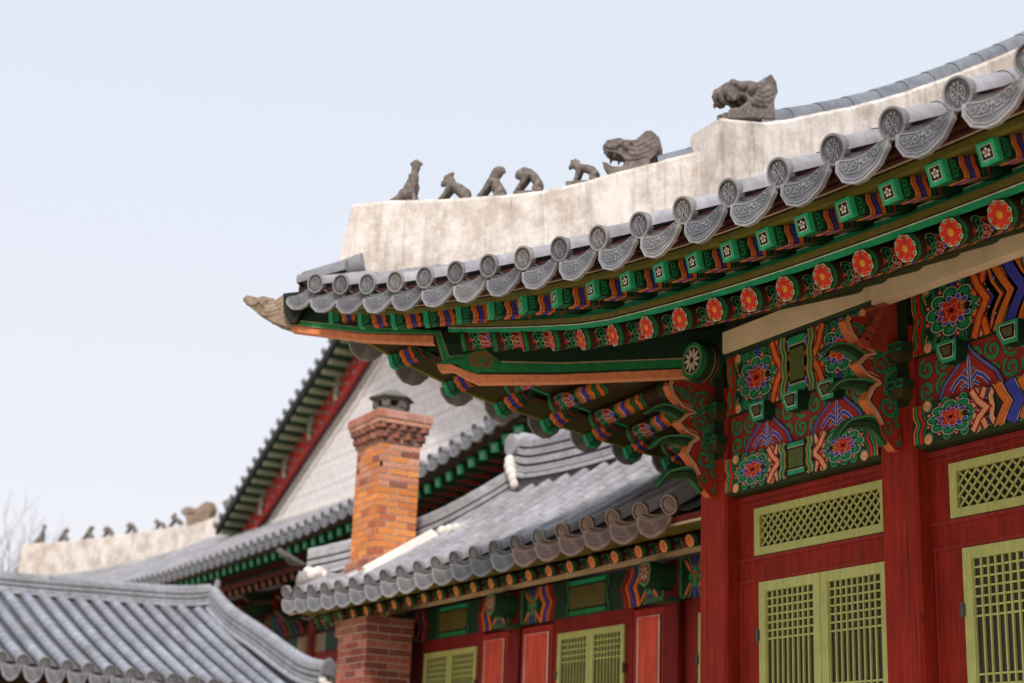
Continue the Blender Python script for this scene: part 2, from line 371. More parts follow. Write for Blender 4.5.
def drip_mesh(detail=True, w=.52, h=.20, tint=(1, 1, 1)):
    """hanging drip tile: local X outwards, Y across, Z up"""
    m = MB(); out = [(-w/2, .045), (-w*.49, -.05), (-w*.34, -.165), (-.05, -.228), (.05, -.228), (w*.34, -.165), (w*.49, -.05), (w/2, .045)]
    top = [(w*.40, .030), (w*.2, -.005), (0, -.02), (-w*.2, -.005), (-w*.40, .030)]
    c = (.29, .285, .30)
    f = lambda y, z: (.018 - z*.16, y, z)
    loop = [f(*q) for q in out+top]
    m.prism(loop, (-.035, 0, .0), c)
    cx = 0; cz = -.065
    ins = [(cx+(y-cx)*.84, cz+(z-cz)*.80) for y, z in out+top]
    m.add([(.0195-z*.16+.001, y, z) for y, z in ins], [tuple(range(len(ins)))], (.15, .15, .165))  # inset face coloured darker, painting groove shade around the ornament
    if detail:
        p = Paint(m, lambda u, v, h_: (.021-v*.16+h_, u, v), .004); L = (.27, .27, .29)
        p.stroke([q for q in ins], .011, L, 0, True)
        for s in (-1, 1):
            p.spiral(s*.06, -.075, .04, 1.2, 1.2, s, .010, L, .5); p.spiral(s*.145, -.05, .04, 1.1, 2, -s, .009, L, .5)
            p.stroke([(s*.02, -.135), (s*.09, -.125), (s*.15, -.10)], .009, L, .5); p.stroke([(s*.19, -.04), (s*.215, -.01), (s*.225, .015)], .009, L, .5)
            p.disc(s*.105, -.035, .010, L, .7, n=6); p.disc(s*.10, -.095, .009, L, .7, n=6)
        p.disc(0, -.06, .020, L, .5); p.stroke([(0, -.09), (0, -.15)], .012, L, .5)
    # trough behind it
    n = 6
    for x0_, dz_, cc in ((.0, .0, c), (-.03, .05, (.34, .33, .33)), (-.08, .10, (.22, .22, .23))):
        vs = []
        for x, zz in ((x0_, dz_), (x0_-.25, dz_), (x0_, dz_-.035)):
            for i in range(n+1):
                t = -1+2*i/n; vs.append((x, t*w*.47, .035+zz-(1-t*t)*.065))
        m.add(vs, [(i, i+1, n+2+i, n+1+i) for i in range(n)]+[(i, i+1, 2*n+3+i, 2*n+2+i) for i in range(n)], cc, True)
    m.c = [tuple(a*b for a, b in zip(q, tint)) for q in m.c]
    return m.mesh('drip_tile', M_TILE)
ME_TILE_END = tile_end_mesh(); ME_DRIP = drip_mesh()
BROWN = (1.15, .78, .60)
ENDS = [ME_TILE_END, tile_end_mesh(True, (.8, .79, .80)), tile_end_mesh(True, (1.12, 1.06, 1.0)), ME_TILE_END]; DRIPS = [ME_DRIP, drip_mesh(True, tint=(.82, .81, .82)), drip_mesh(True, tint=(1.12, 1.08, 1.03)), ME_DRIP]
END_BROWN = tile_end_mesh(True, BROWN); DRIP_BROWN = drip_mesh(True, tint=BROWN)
def mobj(name, me, parent, M):
    o = bpy.data.objects.new(name, me); COL.objects.link(o); o.parent = parent
    o.matrix_basis = Matrix.Translation(-rootloc(parent)) @ M if parent else M
    return o

def jit(c, a=.12, q=rnd):
    k = 1+q.uniform(-a, a); return (c[0]*k, c[1]*k, c[2]*k*(1+q.uniform(-.02, .03)))
def tile_row(mb, pts, r=.108, tl=.42, col=TL, lat=None):
    """one convex row following pts (list of Vector, eave first) built of separate overlapping tiles"""
    L = [0]
    for a, b in zip(pts, pts[1:]): L.append(L[-1]+(b-a).length)
    tot = L[-1]; n = max(1, int(tot/tl+.5))
    def at(s):
        s = max(0, min(tot, s))
        for i in range(len(L)-1):
            if s <= L[i+1]+1e-9: return pts[i].lerp(pts[i+1], (s-L[i])/max(1e-6, L[i+1]-L[i]))
        return pts[-1]
    for k in range(n):
        a, b = at(tot*k/n), at(min(tot, tot*(k+1)/n+.02))
        mb.tube([a, b], [r*1.03, r*.965], 8, jit(col, .10), False, -.15, math.pi+.15)
def roof_plane(mb, T, us, sp, vout, vin, zf, r=.108, tl=.42, step=.5, col=TL, jz=0.0):
    """rows of convex tiles at us plus the concave troughs between them"""
    for u in us:
        a, b = vout(u), vin(u)
        if a-b < .25: continue
        n = max(2, int((a-b)/step)+1)
        tile_row(mb, [T(u, a+(b-a)*i/n, zf(u, a+(b-a)*i/n)) for i in range(n+1)], r, tl, col)
    ue = sorted(us); 
    for u0, u1 in zip(ue, ue[1:]+[ue[-1]+sp]):
        if u1-u0 > sp*1.6: continue
        n = 8; K = 5; vs = []; o0, o1, i0, i1 = vout(u0), vout(u1), vin(u0), vin(u1)
        if o0-i0 < .1 and o1-i1 < .1: continue
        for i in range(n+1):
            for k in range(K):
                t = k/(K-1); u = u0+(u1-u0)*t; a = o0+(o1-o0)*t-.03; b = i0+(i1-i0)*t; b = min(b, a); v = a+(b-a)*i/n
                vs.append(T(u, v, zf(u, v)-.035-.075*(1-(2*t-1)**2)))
        mb.add(vs, [(i*K+k, i*K+k+1, (i+1)*K+k+1, (i+1)*K+k) for i in range(n) for k in range(K-1)], jit(TD, .1), True)  # troughs coloured darker than the rows, painting in the shade of their depth

def ridge_stack(name, parent, path, h, w, layers=4, col=TL, capr=.12, base=True):
    """ridge of piled flat tiles under a row of convex caps; path = points at the foot of the ridge"""
    mb = MB(); path = [Vector(p) for p in path]
    def cross(z0, z1, hw, c):
        n = len(path); vs = []
        for i, p in enumerate(path):
            d = path[min(i+1, n-1)]-path[max(i-1, 0)]; d.z = 0; d.normalize(); s = Vector((d.y, -d.x, 0))*hw
            for q, z in ((s, z0), (s, z1), (-s, z1), (-s, z0)): vs.append(p+q+Vector((0, 0, z)))
        fs = [(i*4+j, i*4+(j+1) % 4, (i+1)*4+(j+1) % 4, (i+1)*4+j) for i in range(n-1) for j in range(4)]
        fs += [(3, 2, 1, 0), tuple((n-1)*4+j for j in range(4))]
        mb.add(vs, fs, c)
    z = -.15
    if base:
        cross(-.3, .06, w*.5, TD)
        for sgn in (-1, 1):                                         # half-round tile along the foot
            pp = []
            for i, p in enumerate(path):
                d = path[min(i+1, len(path)-1)]-path[max(i-1, 0)]; d.z = 0; d.normalize(); pp.append(p+Vector((d.y, -d.x, 0))*sgn*w*.5+Vector((0, 0, .05)))
            tile_row(mb, pp, .075, .45, col)
        z = .10
    dz = (h-z-.02)/layers
    for k in range(layers):
        cross(z+.001, z+dz*.32, w*.36, (.05, .045, .05)); cross(z+dz*.32, z+dz, w*(.47-.03*k), jit(col, .08)); z += dz
    tile_row(mb, [p+Vector((0, 0, z+.01)) for p in path], capr, .40, col)
    return mb.build(name, M_TILE, parent)

def resample(path, n):
    path = [Vector(p) for p in path]; m = len(path)-1; o = []
    for i in range(n+1):
        t = i/n*m; k = min(int(t), m-1); f = t-k
        p0, p1, p2, p3 = path[max(k-1, 0)], path[k], path[k+1], path[min(k+2, m)]
        o.append(.5*((2*p1)+(p2-p0)*f+(2*p0-5*p1+4*p2-p3)*f*f+(3*p1-p0-3*p2+p3)*f**3))
    return o
def wall_ridge(name, parent, tops, bots, w, mat=None, nx=24, side=None, dome=.0):
    """solid plaster ridge between a top and a bottom line, w thick"""
    mb = MB(); t = resample(tops, nx); b = resample(bots, nx); vs = []; q = random.Random(3)
    for i in range(nx+1):
        d = t[min(i+1, nx)]-t[max(i-1, 0)]; d.z = 0; d.normalize(); s = Vector((d.y, -d.x, 0))*w*.5
        wob = Vector((0, 0, q.uniform(-.006, .006)))
        for p in (b[i]+s*1.06, t[i]+s+Vector((0, 0, -.05))+wob, t[i]+s*.86+wob, t[i]+Vector((0, 0, dome))+wob, t[i]-s*.86+wob, t[i]-s+Vector((0, 0, -.05))+wob, b[i]-s*1.06): vs.append(p)
    K = 7
    fs = [(i*K+j, (i+1)*K+j, (i+1)*K+(j+1) % K, i*K+(j+1) % K) for i in range(nx) for j in range(K)] + [tuple(range(K)), tuple(nx*K+j for j in range(K-1, -1, -1))]
    mb.add(vs, fs, WH)
    return mb.build(name, mat or M_PLASTER, parent)

# ---------------------------------------------------------------- rafters (local X runs inwards from the visible end)
def rafter_mesh(rr=.112, L=3.1, kind='rich'):
    m = MB(); n = 18
    xs = [0, .012, .05, .10, L]
    cols = [BR, G, BR, BR]
    for (a, b), c in zip(zip(xs, xs[1:]), cols):
        m.tube([(a, 0, 0), (b, 0, 0)], rr*(1.0 if a > 0 else .985), n, c, False, upv=Vector((0, 0, 1)))
    m.tube([(1.0 if kind == 'rich' else .6, 0, 0), (L, 0, 0)], rr*1.004, n, (.05, .07, .028), False, upv=Vector((0, 0, 1)))
    m.add([(0, rr*math.cos(2*math.pi*i/n), rr*math.sin(2*math.pi*i/n)) for i in range(n)], [tuple(range(n))], BR)
    pe = Paint(m, lambda u, v, h: (-h, u, v), .0012)
    if kind == 'rich':
        pe.flower(0, 0, rr*.97, 8, RE, YO, G, 0, .2, SA)
    else:
        oc = (.70, .17, .05) if kind == 'orange' else (.30, .05, .03)
        pe.disc(0, 0, rr*.88, SA if kind == 'orange' else oc, 0, n=14); 
        if kind == 'orange': pe.flower(0, 0, rr*.85, 8, (.72, .2, .04), YO, None, 1)
        else: pe.disc(0, 0, rr*.6, (.42, .10, .05), 1, n=10)
    if kind != 'plain':
        # side ornament: u = along, v = arc length round the rafter (0 = underside), both flanks
        def fn(u, v, h):
            a = -math.pi/2+v/rr; q = rr+h*.9; return (u, q*math.cos(a), q*math.sin(a))
        p = Paint(m, fn, .0011); hv = rr*1.75
        for k in range(5):
            v = -hv*.9+k*hv*.45
            for i, (r_, c) in enumerate(((.066, WH), (.061, G), (.044, BK), (.034, GB), (.019, BK))): p.disc(.20 if k % 2 else .175, v, r_, c, 0+i*.4, n=12)
        for k in range(-3, 4):
            v = k*hv*.28
            p.disc(.265+.012*(k % 2), v, .072, WH, 3, .035, .0 + (.5 if k < 0 else -.5), 9); p.disc(.265+.012*(k % 2), v, .067, RE, 3.4, .030, .0+(.5 if k < 0 else -.5), 9)
        for v in (-hv*.62, hv*.62, 0): p.disc(.325, v, .034, WH, 4, n=8); p.disc(.325, v, .030, BL, 4.4, n=8); p.disc(.12, v, .020, RE, 2, n=6)
        def wave(x, w_, c, h=1):
            p.stroke([(x+.014*math.cos(9*i/14*2*math.pi/3), -hv*1.1+2.2*hv*i/14) for i in range(15)], w_, c, h)
        p.L = .0009
        x = .36
        for c, w_ in ((BK, .02), (G, .03), (OR, .045), (SA, .02), (BL, .05), (BK, .015), (OR, .05), (YO, .025), (BK, .02), (G, .03), (BK, .02), (OR, .05), (BK, .02), (G, .03)):
            wave(x+w_/2, w_*1.06, c); x += w_
    return m.mesh('rafter', M_PAINT)
def flying_mesh(s=.155, L=.95, kind='rich'):
    m = MB(); h = s/2
    gap = [(0, .012, GB), (.012, .05, GB), (.05, .9, BK)]
    m.box(0, .055, -h, h, -h, h, (.03, .44, .20)); m.box(.055, L, -h*.97, h*.97, -h*.97, h*.97, GD)
    if kind != 'rich':
        m.box(-.002, 0, -h*.55, h*.55, -h*.55, h*.55, (.30, .45, .30) if kind == 'mid' else GB); return m.mesh('flying_rafter', M_PAINT)
    p = Paint(m, lambda u, v, hh: (-hh, u, v), .0012)
    p.rect(-h*.66, -h*.66, h*.66, h*.66, WH, 0); p.rect(-h*.6, -h*.6, h*.6, h*.6, BK, 1)
    for k in range(5):
        a = math.pi/2+2*math.pi*k/5; p.disc(math.cos(a)*h*.30, math.sin(a)*h*.30, h*.15, WH, 2, n=8)
    p.disc(0, 0, h*.10, SA, 3, n=7)
    for side in range(3):                                           # two flanks and the underside
        if side == 0: fn = lambda u, v, hh: (u, -h-hh, v)
        elif side == 1: fn = lambda u, v, hh: (u, h+hh, v)
        else: fn = lambda u, v, hh: (u, v, -h-hh)
        p = Paint(m, fn, .001)
        p.rect(.055, -h, .60, h, GD, 0)
        # scalloped green block with interlace
        sc = [(.05, -h*.96), (.10, -h*.96), (.135, -h*.7), (.13, -h*.4), (.155, 0), (.13, h*.4), (.135, h*.7), (.10, h*.96), (.05, h*.96)]
        p.poly(sc, BK, 1); p.poly([(a*.97+.003, b*.93) for a, b in sc], G, 1.6); p.poly([(.055+(a-.05)*.80, b*.78) for a, b in sc], GD, 2.2)
        for k in (-1, 0, 1): p.disc(.095, k*h*.45, .022, GB, 3, n=8); p.disc(.095, k*h*.45, .013, BK, 3.5, n=8)
        x = .158
        for c, w_ in ((BK, .01), (SA, .012), (OR, .045), (BK, .010), (BL, .040), (BK, .008), ((.66, .14, .03), .048), (BK, .025), (G, .012), (GD, .05), (RE, .012)):
            p.stroke([(x+w_/2+.010*math.sin(2.2*math.pi*i/6), -h+2*h*i/6) for i in range(7)], w_*1.05, c, 3.6); x += w_
    return m.mesh('flying_rafter', M_PAINT)
ME_RAFTER = rafter_mesh(); ME_FLY = flying_mesh()
ME_RAFTER_OR = rafter_mesh(.085, 2.0, 'orange'); ME_RAFTER_PL = rafter_mesh(.13, 3.6, 'plain'); ME_FLY_MID = flying_mesh(.22, 1.3, 'mid')

# ---------------------------------------------------------------- lattice doors and windows (front faces -y)
def bars(mb, x0, x1, z0, z1, y, xs, zs, t=.018, c=YG):
    for x in xs: mb.box(x-t/2, x+t/2, y, y+.022, z0, z1, c)
    for z in zs: mb.box(x0, x1, y+.004, y+.026, z-t/2, z+t/2, c)
def leaf(parent, x0, x1, z0, z1, y, nb=8, fr=.085, hinge=None, top=5, name='door'):
    m = MB(); e = .003
    for a in ((x0, x0+fr, z0, z1), (x1-fr, x1, z0, z1), (x0+fr, x1-fr, z1-fr, z1), (x0+fr, x1-fr, z0, z0+fr)): m.box(a[0], a[1], y, y+.05, a[2], a[3], jit(YG, .05))
    for a in ((x0+fr, x0+fr+.014, z0+fr, z1-fr), (x1-fr-.014, x1-fr, z0+fr, z1-fr)): m.box(a[0], a[1], y+.012, y+.03, a[2], a[3], (.46, .47, .16))
    o = m.build(name, M_GREENWOOD, parent)
    m = MB(); xa, xb, za, zb = x0+fr+.014, x1-fr-.014, z0+fr, z1-fr
    xs = [xa+(xb-xa)*(i+1)/(nb+1) for i in range(nb)]; g = (xb-xa)/(nb+1)*1.02
    zs = [zb-g*(i+.9) for i in range(top+1)]
    zm = zb-g*(top+.9)-.50
    while zm > za+.1:
        zs += [zm-g*i for i in range(4)]; zm -= g*3+.50
    zs = [z for z in zs if z > za+.02]
    bars(m, xa, xb, za, zb, y+.012, xs, zs)
    m.build('lattice', M_GREENWOOD, o)
    m = MB(); m.box(xa-.01, xb+.01, y+.045, y+.052, za-.01, zb+.01, (.075, .07, .055)); m.build('paper_backing', M_DULL, o)
    if hinge:
        for z in hinge[1]:
            m = MB(); xh = hinge[0]; m.tube([(xh, y-.012, z-.07), (xh, y-.012, z+.07)], .013, 8, (.12, .12, .11)); m.box(xh-.03, xh+.03, y-.006, y, z-.05, z+.05, (.10, .10, .09))
            m.build('hinge', M_DULL, o)
    return o
def transom(parent, x0, x1, z0, z1, y, fr=.085, g=.105):
    m = MB()
    for a in ((x0, x0+fr, z0, z1), (x1-fr, x1, z0, z1), (x0+fr, x1-fr, z1-fr*.9, z1), (x0+fr, x1-fr, z0, z0+fr*.9)): m.box(a[0], a[1], y, y+.05, a[2], a[3], jit(YG, .05))
    o = m.build('transom_window', M_GREENWOOD, parent)
    m = MB(); xa, xb, za, zb = x0+fr, x1-fr, z0+fr*.9, z1-fr*.9; H = zb-za; t = .020
    n = int((xb-xa+H)/g)+1
    for i in range(n):
        for d in (1, -1):
            s0 = xa-H+i*g+.03; pts = []
            a = max(s0, xa); b = min(s0+H, xb)
            if b-a < .03: continue
            za_, zb_ = (za+(a-s0), za+(b-s0)) if d == 1 else (zb-(a-s0), zb-(b-s0))
            yy = y+.014+(0 if d == 1 else .012)
            vx = Vector((b-a, 0, zb_-za_)).normalized(); nx = Vector((-vx.z, 0, vx.x))*t/2
            m.prism([Vector((a, yy, za_))+nx, Vector((b, yy, zb_))+nx, Vector((b, yy, zb_))-nx, Vector((a, yy, za_))-nx], (0, .011, 0), (.42, .42, .13))
    m.build('lattice', M_GREENWOOD, o)
    m = MB(); m.box(xa-.01, xb+.01, y+.045, y+.052, za-.01, zb+.01, (.05, .03, .02)); m.build('paper_backing', M_DULL, o)
    return o

# ---------------------------------------------------------------- small sculpted pieces: limbs and lumps fused into one skin
def ico(mb, c, r, col, seg=10, rings=7, sc=(1, 1, 1)):
    vs = [Vector(c)+Vector((0, 0, r*sc[2]))]; fs = []
    for i in range(1, rings):
        t = math.pi*i/rings
        for j in range(seg):
            a = 2*math.pi*j/seg; vs.append(Vector(c)+Vector((r*sc[0]*math.sin(t)*math.cos(a), r*sc[1]*math.sin(t)*math.sin(a), r*sc[2]*math.cos(t))))
    vs.append(Vector(c)-Vector((0, 0, r*sc[2])))
    for j in range(seg): fs.append((0, 1+j, 1+(j+1) % seg))
    for i in range(rings-2):
        for j in range(seg): a = 1+i*seg+j; b = 1+i*seg+(j+1) % seg; fs.append((a, a+seg, b+seg, b))
    k = len(vs)-1
    for j in range(seg): fs.append((k, 1+(rings-2)*seg+(j+1) % seg, 1+(rings-2)*seg+j))
    mb.add(vs, fs, col)
def sculpt(name, chains, col, parent=None, M=None, vox=.012, extra=None):
    """chains: lists of (x, y, z, r); every chain is a tapered limb"""
    mb = MB()
    for ch in chains:
        for (a, b) in zip(ch, ch[1:]):
            mb.tube([a[:3], b[:3]], [a[3], b[3]], 10, col)
        for a in ch: ico(mb, a[:3], a[3], col)
    if extra: extra(mb)
    o = mb.build(name, M_STONE, parent, M)
    md = o.modifiers.new('skin_over', 'REMESH'); md.mode = 'VOXEL'; md.voxel_size = vox; md.use_smooth_shade = True
    sm = o.modifiers.new('soften', 'SMOOTH'); sm.factor = .4; sm.iterations = 1
    return o
def carve_mat(name, c0, c1):
    m, n, b = new_mat(name); co = coords(n)
    f = noise_of(n, co, 14, 8, .7); f2 = noise_of(n, co, 3.5, 5, .6)
    c = mulmix(n, ramp_of(n, f, .35, c0, .68, c1), ramp_of(n, f2, .3, (.7, .68, .66), .7, (1.15, 1.13, 1.1)), 1.0)
    n.links.new(c, b.inputs['Base Color']); b.inputs['Roughness'].default_value = .85; bump(n, b, f, .8, .012); return m
M_CARVE = carve_mat('weathered_carved_clay', (.11, .092, .085), (.26, .222, .205))
M_CARVE2 = carve_mat('pale_brown_carved_clay', (.20, .14, .10), (.38, .29, .22))
M_CARVE3 = carve_mat('dark_figure_clay', (.045, .04, .035), (.11, .09, .08))
M_STONE = M_CARVE

# ================================================================ ground
m = MB(); m.quad((-900, -900, 0), (900, -900, 0), (900, 900, 0), (-900, 900, 0), CR)
g = m.build('ground', M_GROUND); g['kind'] = 'structure'

# ================================================================ main hall
CX, CY = -13.62, 10.3                                              # axis of the corner column
hall = thing('palace_hall', 'large painted hall on the right with red columns, yellow-green lattice doors and flower-ended rafters', 'palace hall', (CX, CY, 0))
UMAX = 9.2
def FL(u): return .6*(max(0, 4-u)/7.8)**1.6
def LF(u):
    w_ = max(0, 8-u); return .0105*w_*w_ + (.10*((w_-9)/2.5)**2 if w_ > 9 else 0)
def Ot(u): return 3.2+FL(u)
LTAB = [(-3.8, 1.6), (-3.2, 1.28), (-2.38, .95), (-1.79, .76), (-1.28, .62), (-.18, .41), (.36, .32), (.84, .25), (1.43, .18), (3, .03), (5, 0), (99, 0)]
def LS(u):                                                          # rise of the short side's eave: it drops away faster than the front
    for (a, za), (b, zb) in zip(LTAB, LTAB[1:]):
        if u <= b: return za+(zb-za)*max(0, (u-a)/(b-a))
def zt(u, v, lf=LF):
    d = Ot(u)-v; return 6.24+lf(u)*max(0, 1-d/9)+.45*d+.02*d*d
def zts(u, v): return zt(u, v, LS)
TF = lambda u, v, z: Vector((CX+u, CY-v, z))                        # front side
TS = lambda u, v, z: Vector((CX-v, CY+u, z))                        # left end side
def dirF(du, dv, dz): return Vector((du, -dv, dz))
def dirS(du, dv, dz): return Vector((-dv, du, dz))
SP = .615
US = [3.12+SP*i for i in range(-11, 11)]
US = [u for u in US if u > -3.5]
roofmb = MB()
UG = .25                                                            # gable stands here: rows right of it climb to the main ridge
def vinF(u): return -u if u < UG else -6.0
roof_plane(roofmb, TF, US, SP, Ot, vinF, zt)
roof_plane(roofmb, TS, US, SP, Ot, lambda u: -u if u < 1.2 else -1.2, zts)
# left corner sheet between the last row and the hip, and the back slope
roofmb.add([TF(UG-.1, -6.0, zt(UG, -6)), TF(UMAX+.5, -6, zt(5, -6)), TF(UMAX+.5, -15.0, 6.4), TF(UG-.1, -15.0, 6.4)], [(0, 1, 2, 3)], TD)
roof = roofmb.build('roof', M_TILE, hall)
# plaster gable triangle under the descending ridge (left end of the hall)
m = MB(); m.prism([TF(.05, -1.2, 8.6), TF(.05, -6, 11.4), TF(.05, -10.8, 8.6)], (.2, 0, 0), WH); m.build('gable_wall', M_PLASTER, hall)
# tile ends and drip tiles
for T, D, lim, zt_, lf_ in ((TF, dirF, 99, zt, LF), (TS, dirS, 6.5, zts, LS)):
    for i, u in enumerate(US):
        if u > lim: continue
        dz = -(zt_(u, Ot(u)-.5)-zt_(u, Ot(u)))/.5
        yw = .12+.40*min(1, max(0, (4.2-u)/7.0)) if T is TF else 0.0
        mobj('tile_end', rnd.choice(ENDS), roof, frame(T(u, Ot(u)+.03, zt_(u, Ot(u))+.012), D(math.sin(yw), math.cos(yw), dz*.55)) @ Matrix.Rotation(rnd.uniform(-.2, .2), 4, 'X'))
        um = u-SP/2; 
        if um < -3.9: continue
        sl = lf_(um-.2)-lf_(um+.2)                                    # follow the rise towards the corner
        M = frame(T(um, Ot(um)+.035, zt_(um, Ot(um))-.12), D(math.sin(max(0, yw-.06)), math.cos(max(0, yw-.06)), 0.0))
        M = M @ Matrix.Rotation(math.atan2(sl, .4)*(-1 if T is TF else 1)*-1, 4, 'X') @ Matrix.Rotation(rnd.uniform(-.03, .03), 4, 'X')
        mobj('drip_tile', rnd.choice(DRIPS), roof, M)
# rafter layout
PU, PV, PZ = 2.3, -2.2, 7.86                                        # pivot of the fanned rafters
def Or(u): return 2.35+.9*FL(u)
def Zr(u): return 5.76+.70*LF(u)+.10*max(0, 1.2-u)
def Of(u): return 2.95+.9*FL(u)
def Zf(u, lf=LF): return 5.92+.95*lf(u)
ends = [3.0+.47*i for i in range(0, 14)] + [2.5, 2.0, 1.47, .95, .43, -.12, -.70, -1.32, -1.98, -2.60]
ends.sort()
RL = []                                                             # (u, v, z, du, dv, dz, flying rafter end)
for u in ends:
    v, z = Or(u), Zr(u)
    if u >= 2.3: I = (u, -.3, 6.98)
    else: I = (PU, PV, PZ)
    dx, dy = I[0]-u, I[1]-v; L = math.hypot(dx, dy); dx /= L; dy /= L; sl = (I[2]-z)/L
    t = (Of(u)-v)/(-dy)*1.0; uf = u-dx*t; t2 = (Of(uf)-v)/(-dy); uf = u-dx*t2; vf = v-dy*t2; zf_ = Zf(uf)
    RL.append((u, v, z, dx, dy, sl, uf, vf, zf_))
def rl_parts(T, D, lo, hi, flmin=-9):
    for (u, v, z, dx, dy, sl, uf, vf, zf_) in RL:
        if u > hi or u < lo: continue
        if T is TS: zf_ = Zf(uf, LS)
        if u > -1.5: mobj('rafter', ME_RAFTER, hall, frame(T(u, v, z), D(dx, dy, sl)) @ Matrix.Rotation(rnd.uniform(-.12, .12), 4, 'X'))
        zi = z+.112+.17+.083                                        # passes over the rafter end
        L = math.hypot(u-uf, v-vf)
        mobj('flying_rafter', ME_FLY, hall, frame(T(uf, vf, zf_), D(dx, dy, (zi-zf_)/L)))
rl_parts(TF, dirF, -9, 99); rl_parts(TS, dirS, -9, 6.6)
# soffits and strips, both sides
def lerp3(a, b, t): return tuple(a[i]+(b[i]-a[i])*t for i in range(3))
def strips(T, rl, side_hi):
    rl = [r for r in rl if r[0] <= side_hi]
    so = MB(); ch = MB(); st = MB(); ib = MB()
    edge = []; fe = []; te = []
    # continue every line on to the corner
    cu = -3.62
    for r in rl:
        u, v, z, dx, dy, sl, uf, vf, zf_ = r
        if T is TS: zf_ = Zf(uf, LS)
        A = (u, v, z+.118); B = (u+dx*3.2, v+dy*3.2, z+.118+sl*3.2)
        F = (uf+.0*dx, vf, zf_+.088); L = math.hypot(u-uf, v-vf); zi = z+.112+.17+.083; Ff = (u+dx*.35, v+dy*.35, zi+.088+(zi-zf_)/L*.35)
        edge.append((A, B)); fe.append((F, Ff))
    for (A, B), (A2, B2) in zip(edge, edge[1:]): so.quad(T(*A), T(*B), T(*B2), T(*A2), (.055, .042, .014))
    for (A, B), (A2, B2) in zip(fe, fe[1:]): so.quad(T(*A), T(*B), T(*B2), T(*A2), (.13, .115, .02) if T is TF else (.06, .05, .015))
    # strip on the rafter ends (olive with green edge), board between the flying rafters
    def run(mb, pts, dv0, dv1, dz0, dz1, col):
        for a, b in zip(pts, pts[1:]):
            q = []
            for p in (a, b):
                q.append([T(p[0]-p[3]*dv0*0-(-p[3])*0+0, p[1]+dv0, p[2]+dz0), T(p[0], p[1]+dv1, p[2]+dz0), T(p[0], p[1]+dv1, p[2]+dz1), T(p[0], p[1]+dv0, p[2]+dz1)])
            vs = q[0]+q[1]; mb.add(vs, [(i, (i+1) % 4, 4+(i+1) % 4, 4+i) for i in range(4)], col)
    base = [(-1.55, Or(-1.55), Zr(-1.55), 0)] + [(r[0], r[1], r[2], 0) for r in rl if r[0] > -1.5]
    fp = []
    for i in range(len(base)-1):
        for k in range(3):
            t = k/3; fp.append(tuple(base[i][j]+(base[i+1][j]-base[i][j])*t for j in range(4)))
    fp.append(base[-1])
    run(st, fp, -.0, .030, .108, .152, GB); run(st, fp, -.0, .036, .152, .159, WH); run(st, fp, -.0, .025, .159, .175, BK); run(st, fp, -.05, .05, .175, .225, (.17, .145, .03))
    rl2 = [r for r in rl if r[0] > -1.5]
    for r0, r1 in zip(rl2, rl2[1:]):                                   # panels between the flying rafters
        for a, b, c in ((.08, .105, SA), (.105, .185, GB), (.185, .195, WH), (.195, .42, BK)):
            p0, p1 = r0, r1; z0 = p0[2]+.14; z1 = p1[2]+.14
            q = [T(p0[0]+p0[3]*.05, p0[1]-.06, z0+a), T(p1[0]+p1[3]*.05, p1[1]-.06, z1+a), T(p1[0]+p1[3]*.05, p1[1]-.06, z1+b), T(p0[0]+p0[3]*.05, p0[1]-.06, z0+b)]
            ch.add(q, [(0, 1, 2, 3)], c)
    # boards above the flying rafters, dark red tile bed
    n = 60; up_ = []
    u0 = -3.62; u1 = min(side_hi, 8.9)
    for i in range(n+1):
        u = u0+(u1-u0)*i/n; up_.append((u, Of(u), Zf(u, LF if T is TF else LS), 0))
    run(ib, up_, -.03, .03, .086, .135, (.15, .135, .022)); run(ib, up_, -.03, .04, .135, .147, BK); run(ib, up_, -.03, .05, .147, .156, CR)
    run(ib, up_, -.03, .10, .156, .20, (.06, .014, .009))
    lff = LF if T is TF else LS; zz = zt if T is TF else zts
    def run2(mb, col):
        for i in range(n):
            ua, ub = up_[i][0], up_[i+1][0]
            a = [T(ua, Of(ua)+.02, Zf(ua, lff)+.20), T(ua, Ot(ua)-.05, zz(ua, Ot(ua))-.17), T(ua, Ot(ua)-.05, zz(ua, Ot(ua))-.03), T(ua, Of(ua)-.4, Zf(ua, lff)+.20)]
            b = [T(ub, Of(ub)+.02, Zf(ub, lff)+.20), T(ub, Ot(ub)-.05, zz(ub, Ot(ub))-.17), T(ub, Ot(ub)-.05, zz(ub, Ot(ub))-.03), T(ub, Of(ub)-.4, Zf(ub, lff)+.20)]
            mb.add(a+b, [(j, j+1, 5+j, 4+j) for j in range(3)], col)
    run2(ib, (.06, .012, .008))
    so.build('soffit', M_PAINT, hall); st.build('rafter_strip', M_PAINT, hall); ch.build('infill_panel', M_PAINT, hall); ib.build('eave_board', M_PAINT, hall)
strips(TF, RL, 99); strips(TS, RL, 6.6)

# hip rafter, traced outline with its real thickness; runs along the diagonal
def HP(s, z, off=0): return Vector((CX+s+off*.7071, CY+s-off*.7071, z))  # off > 0 is towards the viewer's side (+x, -y)
def hprism(mb, pts, col, side, t=.30, off=0.0): mb.prism([HP(s, z, off) for s, z in pts], (-.7071*t, .7071*t, 0), col, side)
hip = MB()
SAR = [(-3.73, 7.60), (-3.26, 7.54), (-2.125, 7.25), (-.6, 7.2), (-.6, 6.9), (-1.677, 6.75), (-2.108, 6.69), (-2.317, 6.70), (-2.408, 6.994), (-3.007, 7.044), (-3.70, 7.199)]
CHN = [(-2.36, 6.90), (-1.343, 6.83), (.6, 6.95), (.6, 6.50), (-.19, 6.471), (-1.336, 6.46), (-1.843, 6.462), (-1.998, 6.494), (-2.086, 6.535), (-2.174, 6.6), (-2.315, 6.632), (-2.376, 6.857)]
